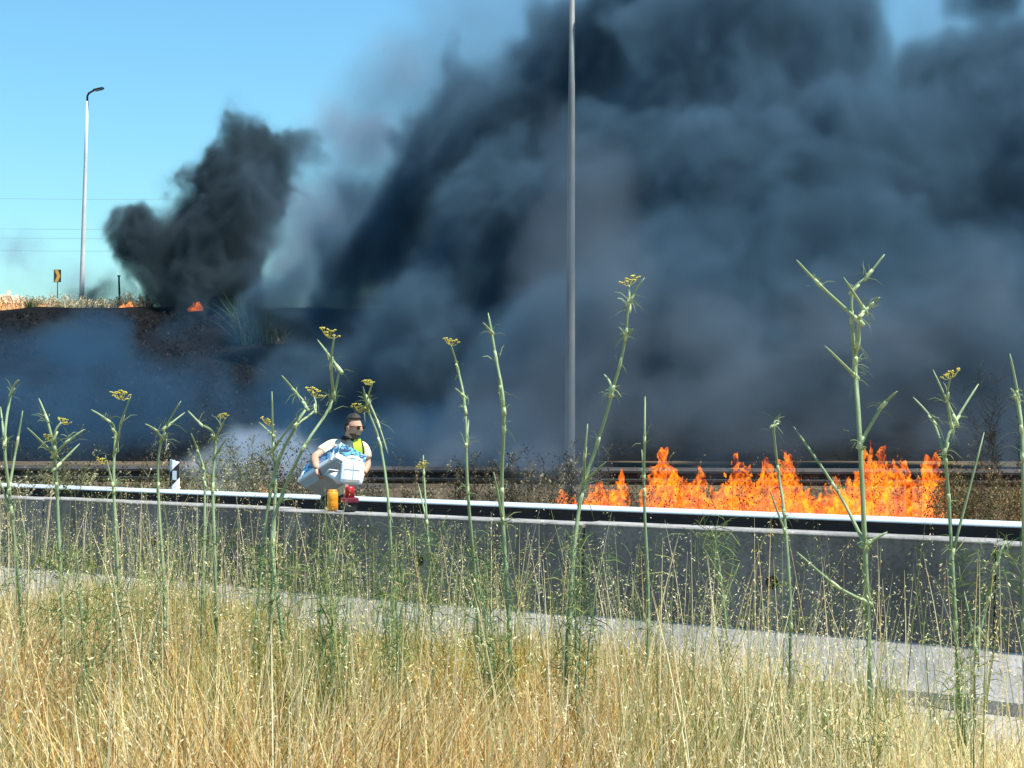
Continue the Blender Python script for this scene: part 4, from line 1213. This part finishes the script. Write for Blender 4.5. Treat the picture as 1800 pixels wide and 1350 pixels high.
# beard: lower face, slightly proud of the skin; hair: cap with a raised front
bm = head_shape(1.035)
dl = [v for v in bm.verts if not (v.co.z < -0.040 - 0.25 * max(0, v.co.y - 0.04) and v.co.y > -0.015) or (abs(v.co.x) < 0.030 and v.co.z > -0.072 and v.co.y > 0.05)]
bmesh.ops.delete(bm, geom=dl, context='VERTS')
place(bm, 'beard', mat('beard', (0.15, 0.080, 0.050), 0.8, (0.08, 0.042, 0.026), 80.0, bump=0.5, bscale=120), head)
bm = head_shape(1.07)
dl = [v for v in bm.verts if (v.co.y > 0.005 and v.co.z < 0.072 - 0.12 * max(0, -(v.co.y - 0.03))) or (v.co.y <= 0.005 and v.co.z < (-0.045 if v.co.y < -0.04 else 0.012))]
bmesh.ops.delete(bm, geom=dl, context='VERTS')
for v in bm.verts:
    n = vnoise(np.array([v.co.x * 90 + 9]), np.array([v.co.y * 60 + v.co.z * 70 + 9]), 31)[0]
    v.co *= 1.0 + 0.05 * (n - 0.3)
    if v.co.z > 0.07: v.co.z += 0.018 + 0.010 * n + 0.10 * max(0, v.co.y) * 0.25
ext = bmesh.ops.extrude_face_region(bm, geom=bm.faces[:])
for v in [g for g in ext['geom'] if isinstance(g, bmesh.types.BMVert)]: v.co *= 0.93
place(bm, 'hair', M_hair, head)
mb = MB()
for sx in (-1, 1):
    mb = MB(); mb.sphere(headc + Mh @ Vector((sx * 0.078, -0.008, -0.006)), (0.012, 0.020, 0.033), 8, 6, Mh); mb.build('ear', M_skin, head)
mb = MB(); mb.tube([headc + Mh @ Vector((x, 0.094 - 0.03 * abs(x) / 0.03, -0.060)) for x in (-0.024, 0, 0.024)], 0.005, 6); mb.build('teeth', mat('teeth', (0.75, 0.72, 0.66), 0.4), head)
# sunglasses: a thing worn, part of the figure's clothing
gl = empty('sunglasses', (0, 0, 0)); gl.parent = person
M_lens = mat('lens', (0.015, 0.010, 0.006), 0.15, spec=0.7)
for sx in (-1, 1):
    mb = MB(); mb.box(headc + Mh @ Vector((sx * 0.034, 0.101 - 0.006, 0.006)), (0.056, 0.008, 0.040), Mh, bev=0.003); mb.build('lens', M_lens, gl)
    mb = MB(); mb.box(headc + Mh @ Vector((sx * 0.080, 0.045, 0.014)), (0.005, 0.115, 0.010), Mh); mb.build('temple', M_black, gl)
mb = MB(); mb.box(headc + Mh @ Vector((0, 0.104, 0.020)), (0.135, 0.008, 0.010), Mh, bev=0.002); mb.build('brow_bar', M_black, gl)
# hands with five fingers closed on the things they hold
def hand(wr, fwd, palm, side, name='hand'):
    fwd = fwd.normalized(); palm = (palm - fwd * palm.dot(fwd)).normalized(); lat = fwd.cross(palm) * side
    kn = wr + fwd * 0.085
    ch = [[(wr, (0.027, 0.02)), (wr + fwd * 0.04, (0.034, 0.018)), (kn, (0.036, 0.015))]]
    base = limb_mesh(ch, name)
    me = link(name, base, M_skin, person)
    for k, (off, ln) in enumerate(((-0.027, .072), (-0.009, .080), (0.009, .076), (0.026, .062))):
        p0 = kn + lat * off - fwd * 0.012
        p1 = p0 + fwd * ln * 0.42; p2 = p1 + (fwd * 0.25 + palm).normalized() * ln * 0.42; p3 = p2 + (palm - fwd * 0.7).normalized() * ln * 0.34
        mb = MB(); mb.tube(smooth_path([p0, p1, p2, p3], 3), [0.0095] * 9 + [0.0075], 7); mb.build('finger', M_skin, me)
    t0 = wr + fwd * 0.03 - lat * 0.028; t1 = t0 - lat * 0.025 + fwd * 0.028 + palm * 0.012; t2 = t1 + fwd * 0.024 + palm * 0.028
    mb = MB(); mb.tube(smooth_path([t0, t1, t2], 3), [0.012] * 4 + [0.011, 0.010, 0.008], 7); mb.build('thumb', M_skin, me)
hand(wrL, Vector((0.35, -0.35, -0.75)), Vector((0.8, 0.3, 0.2)), 1)
hand(wrR, Vector((-0.45, -0.3, -0.8)), Vector((-0.8, 0.2, 0.2)), -1)
# clothes
shirt = limb_mesh([
    [(hip + Vector((0, 0, -0.03)), (0.190, 0.155)), (waist.lerp(hip, .5), (0.185, 0.14)), (waist, (0.185, 0.132)), (chest, (0.205, 0.142)), (upper, (0.175, 0.115)), (upper.lerp(neckb, .75), (0.095, 0.085))],
    [(upper, (0.175, 0.115)), (upper.lerp(shL, .55), (0.105, 0.10)), (shL, 0.094), (shL.lerp(elL, .42), 0.080), (shL.lerp(elL, .72), 0.078)],
    [(upper, (0.175, 0.115)), (upper.lerp(shR, .55), (0.105, 0.10)), (shR, 0.092), (shR.lerp(elR, .42), 0.078), (shR.lerp(elR, .80), 0.076)],
], 't_shirt')
link('t_shirt', shirt, M_shirt, person)
tr = limb_mesh([
    [(hip + Vector((0, 0, 0.12)), (0.168, 0.13)), (hip + Vector((0, 0, 0.0)), (0.172, 0.137))],
    [(hip + Vector((0, 0, 0.0)), (0.172, 0.137)), (hipL, 0.115), (hipL.lerp(knL, .5), 0.100), (knL, 0.082), (knL.lerp(anL, .5), 0.078), (anL + Vector((0, 0, 0.04)), 0.070)],
    [(hip + Vector((0, 0, 0.0)), (0.172, 0.137)), (hipR, 0.115), (hipR.lerp(knR, .5), 0.100), (knR, 0.082), (knR.lerp(anR, .5), 0.078), (anR + Vector((0, 0, 0.04)), 0.070)],
], 'trousers')
link('trousers', tr, M_trous, person)
for an, to in ((anL, toL), (anR, toR)):
    d = (to - an); d.z = 0; d.normalize()
    mb = MB(); Mx = d.to_track_quat('Y', 'Z').to_matrix()
    mb.box(Vector((an.x, an.y, 0.028)) + d * 0.07, (0.10, 0.29, 0.05), Mx, bev=0.02)
    mb.sphere(Vector((an.x, an.y, 0.065)) + d * 0.04, (0.048, 0.11, 0.05), 10, 7, Mx)
    mb.build('shoe', M_shoe, person)
# lime vest panel and black rucksack straps over the shirt front
def strap(pts, w, th, name, m, parent):
    P = smooth_path([Vector(p) for p in pts], 6)
    vs, fs = [], []
    for i, p in enumerate(P):
        t = (P[min(i + 1, len(P) - 1)] - P[max(i - 1, 0)]).normalized()
        s = t.cross(Vector((0, -1, 0.1))).normalized()
        nn = s.cross(t).normalized()
        if nn.y > 0: nn = -nn
        for a, b in ((-1, 0), (1, 0), (1, 1), (-1, 1)):
            vs.append(p + s * a * w / 2 + nn * b * th)
    for i in range(len(P) - 1):
        for k in range(4):
            k2 = (k + 1) % 4
            fs.append((i * 4 + k, i * 4 + k2, i * 4 + 4 + k2, i * 4 + 4 + k))
    fs += [(3, 2, 1, 0), tuple(len(vs) - 4 + k for k in range(4))]
    mb = MB(); mb.add(vs, fs); return mb.build(name, m, parent)
strap([L(603, 768, 0.03), L(604, 773, -0.08), L(602, 790, -0.145), L(600, 815, -0.16)], 0.045, 0.012, 'rucksack_strap', M_black, person)
strap([L(632, 775, 0.02), L(635, 781, -0.085), L(637, 797, -0.135), L(632, 818, -0.15)], 0.042, 0.012, 'rucksack_strap', M_black, person)
strap([L(627, 774, -0.06), L(629, 784, -0.125), L(630, 800, -0.155), L(628, 822, -0.165)], 0.085, 0.008, 'vest_panel', M_vest, person)

# ---- storage box with a printed upper band, carried slanting
def print_mat():
    m = bpy.data.materials.new('wave_print'); m.use_nodes = True
    nt = m.node_tree; b = nt.nodes['Principled BSDF']; b.inputs['Roughness'].default_value = 0.45
    tc = nt.nodes.new('ShaderNodeTexCoord')
    mp = nt.nodes.new('ShaderNodeMapping'); mp.inputs['Scale'].default_value = (6, 6, 16)
    nt.links.new(tc.outputs['Object'], mp.inputs[0])
    n = nt.nodes.new('ShaderNodeTexNoise'); n.inputs['Scale'].default_value = 1.6; n.inputs['Detail'].default_value = 3; n.inputs['Distortion'].default_value = 1.2
    nt.links.new(mp.outputs[0], n.inputs['Vector'])
    cr = nt.nodes.new('ShaderNodeValToRGB'); cr.color_ramp.interpolation = 'CONSTANT'
    e = cr.color_ramp.elements
    e[0].position = 0; e[0].color = (0.01, 0.03, 0.06, 1)
    e[1].position = 0.45; e[1].color = (0.03, 0.16, 0.40, 1)
    for p, c in ((0.50, (0.10, 0.42, 0.55)), (0.55, (0.16, 0.26, 0.60)), (0.60, (0.45, 0.68, 0.74)), (0.66, (0.80, 0.84, 0.84))):
        q = e.new(p); q.color = (*c, 1)
    nt.links.new(n.outputs[0], cr.inputs[0]); nt.links.new(cr.outputs[0], b.inputs['Base Color'])
    return m
M_print = print_mat()
M_tub = mat('grey_white_plastic', (0.42, 0.41, 0.38), 0.5, (0.36, 0.35, 0.32), 6.0)
M_white = mat('white_plastic', (0.85, 0.86, 0.85), 0.4, (0.78, 0.79, 0.78), 8.0)
def carried_box():
    # corner nearest the camera under px 600; long side runs to the left and down, short side to the right
    top_c = at(599, 777, PD - 0.52); top_l = at(533, 820, PD + 0.06); top_r = at(630, 806, PD - 0.30)
    ex = (top_l - top_c); ey = (top_r - top_c)
    lx, ly = ex.length, ey.length
    ex.normalize(); ey = (ey - ex * ey.dot(ex)).normalized()
    ez = ex.cross(ey).normalized()
    if ez.z < 0: ez = -ez
    root = empty('storage_box', top_c)
    tag(root, 'slanting storage box with blue printed band carried by the man', 'box')
    Mx = Matrix((ex, ey, ez)).transposed()
    def blk(name, x0, x1, y0, y1, z0, z1, m, bev=0.008, taper=None, parent=root):
        mb = MB(); c = Vector(((x0 + x1) / 2, (y0 + y1) / 2, (z0 + z1) / 2))
        mb.box((0, 0, 0), (x1 - x0, y1 - y0, z1 - z0), None, bev)
        vs = []
        for v in mb.v:
            v = Vector(v)
            if taper and v.z < 0: v.x *= taper; v.y *= taper
            vs.append(Mx @ (v + c))
        mb.v = [tuple(v) for v in vs]
        return mb.build(name, m, parent)
    blk('lid', 0, lx, 0, ly, -0.135, 0.0, M_print)
    blk('rim', -0.012, lx + 0.012, -0.012, ly + 0.012, -0.195, -0.137, M_white)
    blk('tub', 0.012, lx - 0.012, 0.012, ly - 0.012, -0.28, -0.197, M_tub, 0.02, 0.78)
    for k, (a, b) in enumerate(((0.06, 0.10), (lx - 0.10, lx - 0.06))):
        blk('clip', a, b, -0.022, -0.0125, -0.20, -0.10, M_white, 0.003)
    return root
carried_box()
def jerrycan():
    c = at(619, 831, PD - 0.78)
    root = empty('jerrycan', c, 0.12); tag(root, 'white rounded plastic jerrycan held in front of the man', 'jerrycan')
    Mx = Matrix.Rotation(R(5), 3, 'Y') @ Matrix.Rotation(R(-6), 3, 'X')
    mb = MB(); mb.box((0, 0, 0), (0.232, 0.17, 0.235), Mx, bev=0.045); bd = mb.build('body', M_white, root)
    M_tape = mat('seam_grey', (0.40, 0.44, 0.44), 0.6); M_slot = mat('slot_grey', (0.30, 0.30, 0.26), 0.7)
    mb = MB(); mb.box(Mx @ Vector((0.01, -0.0855, 0.015)), (0.008, 0.004, 0.17), Mx); mb.build('seam', M_tape, bd)
    mb = MB(); mb.box(Mx @ Vector((0.0, -0.0856, 0.025)), (0.15, 0.004, 0.007), Mx); mb.build('seam', M_tape, bd)
    mb = MB(); mb.box(Mx @ Vector((0.012, -0.0862, -0.088)), (0.135, 0.006, 0.024), Mx @ Matrix.Rotation(R(-6), 3, 'Y')); mb.build('label_slot', M_slot, root)
    mb = MB(); mb.tube(smooth_path([Mx @ Vector(p) for p in ((-0.06, 0.03, 0.11), (-0.05, 0.03, 0.155), (0.05, 0.03, 0.155), (0.06, 0.03, 0.11))], 4), 0.013, 8); mb.build('handle', M_white, root)
    mb = MB(); mb.tube([Mx @ Vector((0.075, -0.02, 0.11)), Mx @ Vector((0.075, -0.02, 0.145))], 0.025, 12); mb.build('cap', mat('cap_grey', (0.5, 0.55, 0.55), 0.5), root)
jerrycan()
def cloth_bag():
    # limp white bag hanging between box and jerrycan
    P = [at(572, 834, PD - .70), at(598, 828, PD - .72), at(602, 850, PD - .68), at(593, 851, PD - .70), at(584, 842, PD - .70)]
    c = P[0]
    root = empty('plastic_bag', c); tag(root, 'limp white plastic bag hanging under the storage box', 'bag')
    mb = MB()
    n = len(P)
    cen = sum((p - c for p in P), Vector()) / n
    fr = [(p - c) for p in P]
    vs = [cen + Vector((0, -0.05, 0))] + fr + [cen + Vector((0, 0.05, 0))]
    fs = []
    for i in range(n):
        fs.append((0, 1 + i, 1 + (i + 1) % n)); fs.append((n + 1, 1 + (i + 1) % n, 1 + i))
    mb.add(vs, fs, True); mb.build('bag_skin', M_white, root)
    mb = MB(); mb.tube([fr[0], fr[0] + Vector((0.04, 0, 0.05)), fr[1]], 0.006, 6); mb.build('handle_loop', M_white, root)
cloth_bag()
# ---- amber jar and red can standing on top of the barrier
def top_of_barrier(px):
    p = along(px, 9.75); p.z = 0.82; return p
def lathe(prof, seg=18):
    mb = MB(); vs, fs = [], []
    for r, z in prof:
        for k in range(seg):
            a = 2 * math.pi * k / seg; vs.append(Vector((math.cos(a) * r, math.sin(a) * r, z)))
    for i in range(len(prof) - 1):
        for k in range(seg):
            k2 = (k + 1) % seg; fs.append((i * seg + k, i * seg + k2, (i + 1) * seg + k2, (i + 1) * seg + k))
    fs.append(tuple(reversed(range(seg)))); fs.append(tuple((len(prof) - 1) * seg + k for k in range(seg)))
    mb.add(vs, fs, True); return mb
M_amber = mat('amber_plastic', (0.75, 0.30, 0.01), 0.35, (0.60, 0.22, 0.005), 12.0, spec=0.5)
M_red = mat('red_plastic', (0.42, 0.008, 0.015), 0.3, (0.30, 0.005, 0.01), 10.0, spec=0.5)
M_maroon = mat('maroon_plastic', (0.14, 0.012, 0.03), 0.4)
t = top_of_barrier(585); sc = t.y / FPX
jar = empty('jar', t); tag(jar, 'amber yellow plastic jar standing on the barrier below the man', 'jar')
h = 34 * sc; r = 9.7 * sc
lathe([(r * .9, 0.001), (r, 0.006), (r, h * .45), (r * .97, h * .5), (r, h * .55), (r, h * .93), (r * .8, h)]).build('jar_body', M_amber, jar)
lathe([(r * .82, h), (r * .82, h * 1.03), (r * .7, h * 1.08)]).build('lid', M_amber, jar)
t = top_of_barrier(615); sc = t.y / FPX
can = empty('lantern', t, 0.3); tag(can, 'red lantern with a black base standing on the barrier beside the amber jar', 'lantern')
mb = MB(); mb.box((0, 0, 8.5 * sc), (21 * sc, 21 * sc, 17 * sc - .002), None, 0.006); mb.build('base', M_black, can)
mb = MB(); mb.box((0, 0, 20 * sc), (28 * sc, 26 * sc, 9 * sc), None, 0.008); mb.build('collar', M_maroon, can)
lathe([(8.5 * sc, 25 * sc), (8.5 * sc, 40 * sc), (7.5 * sc, 43 * sc), (4 * sc, 44 * sc)]).build('globe', M_red, can)
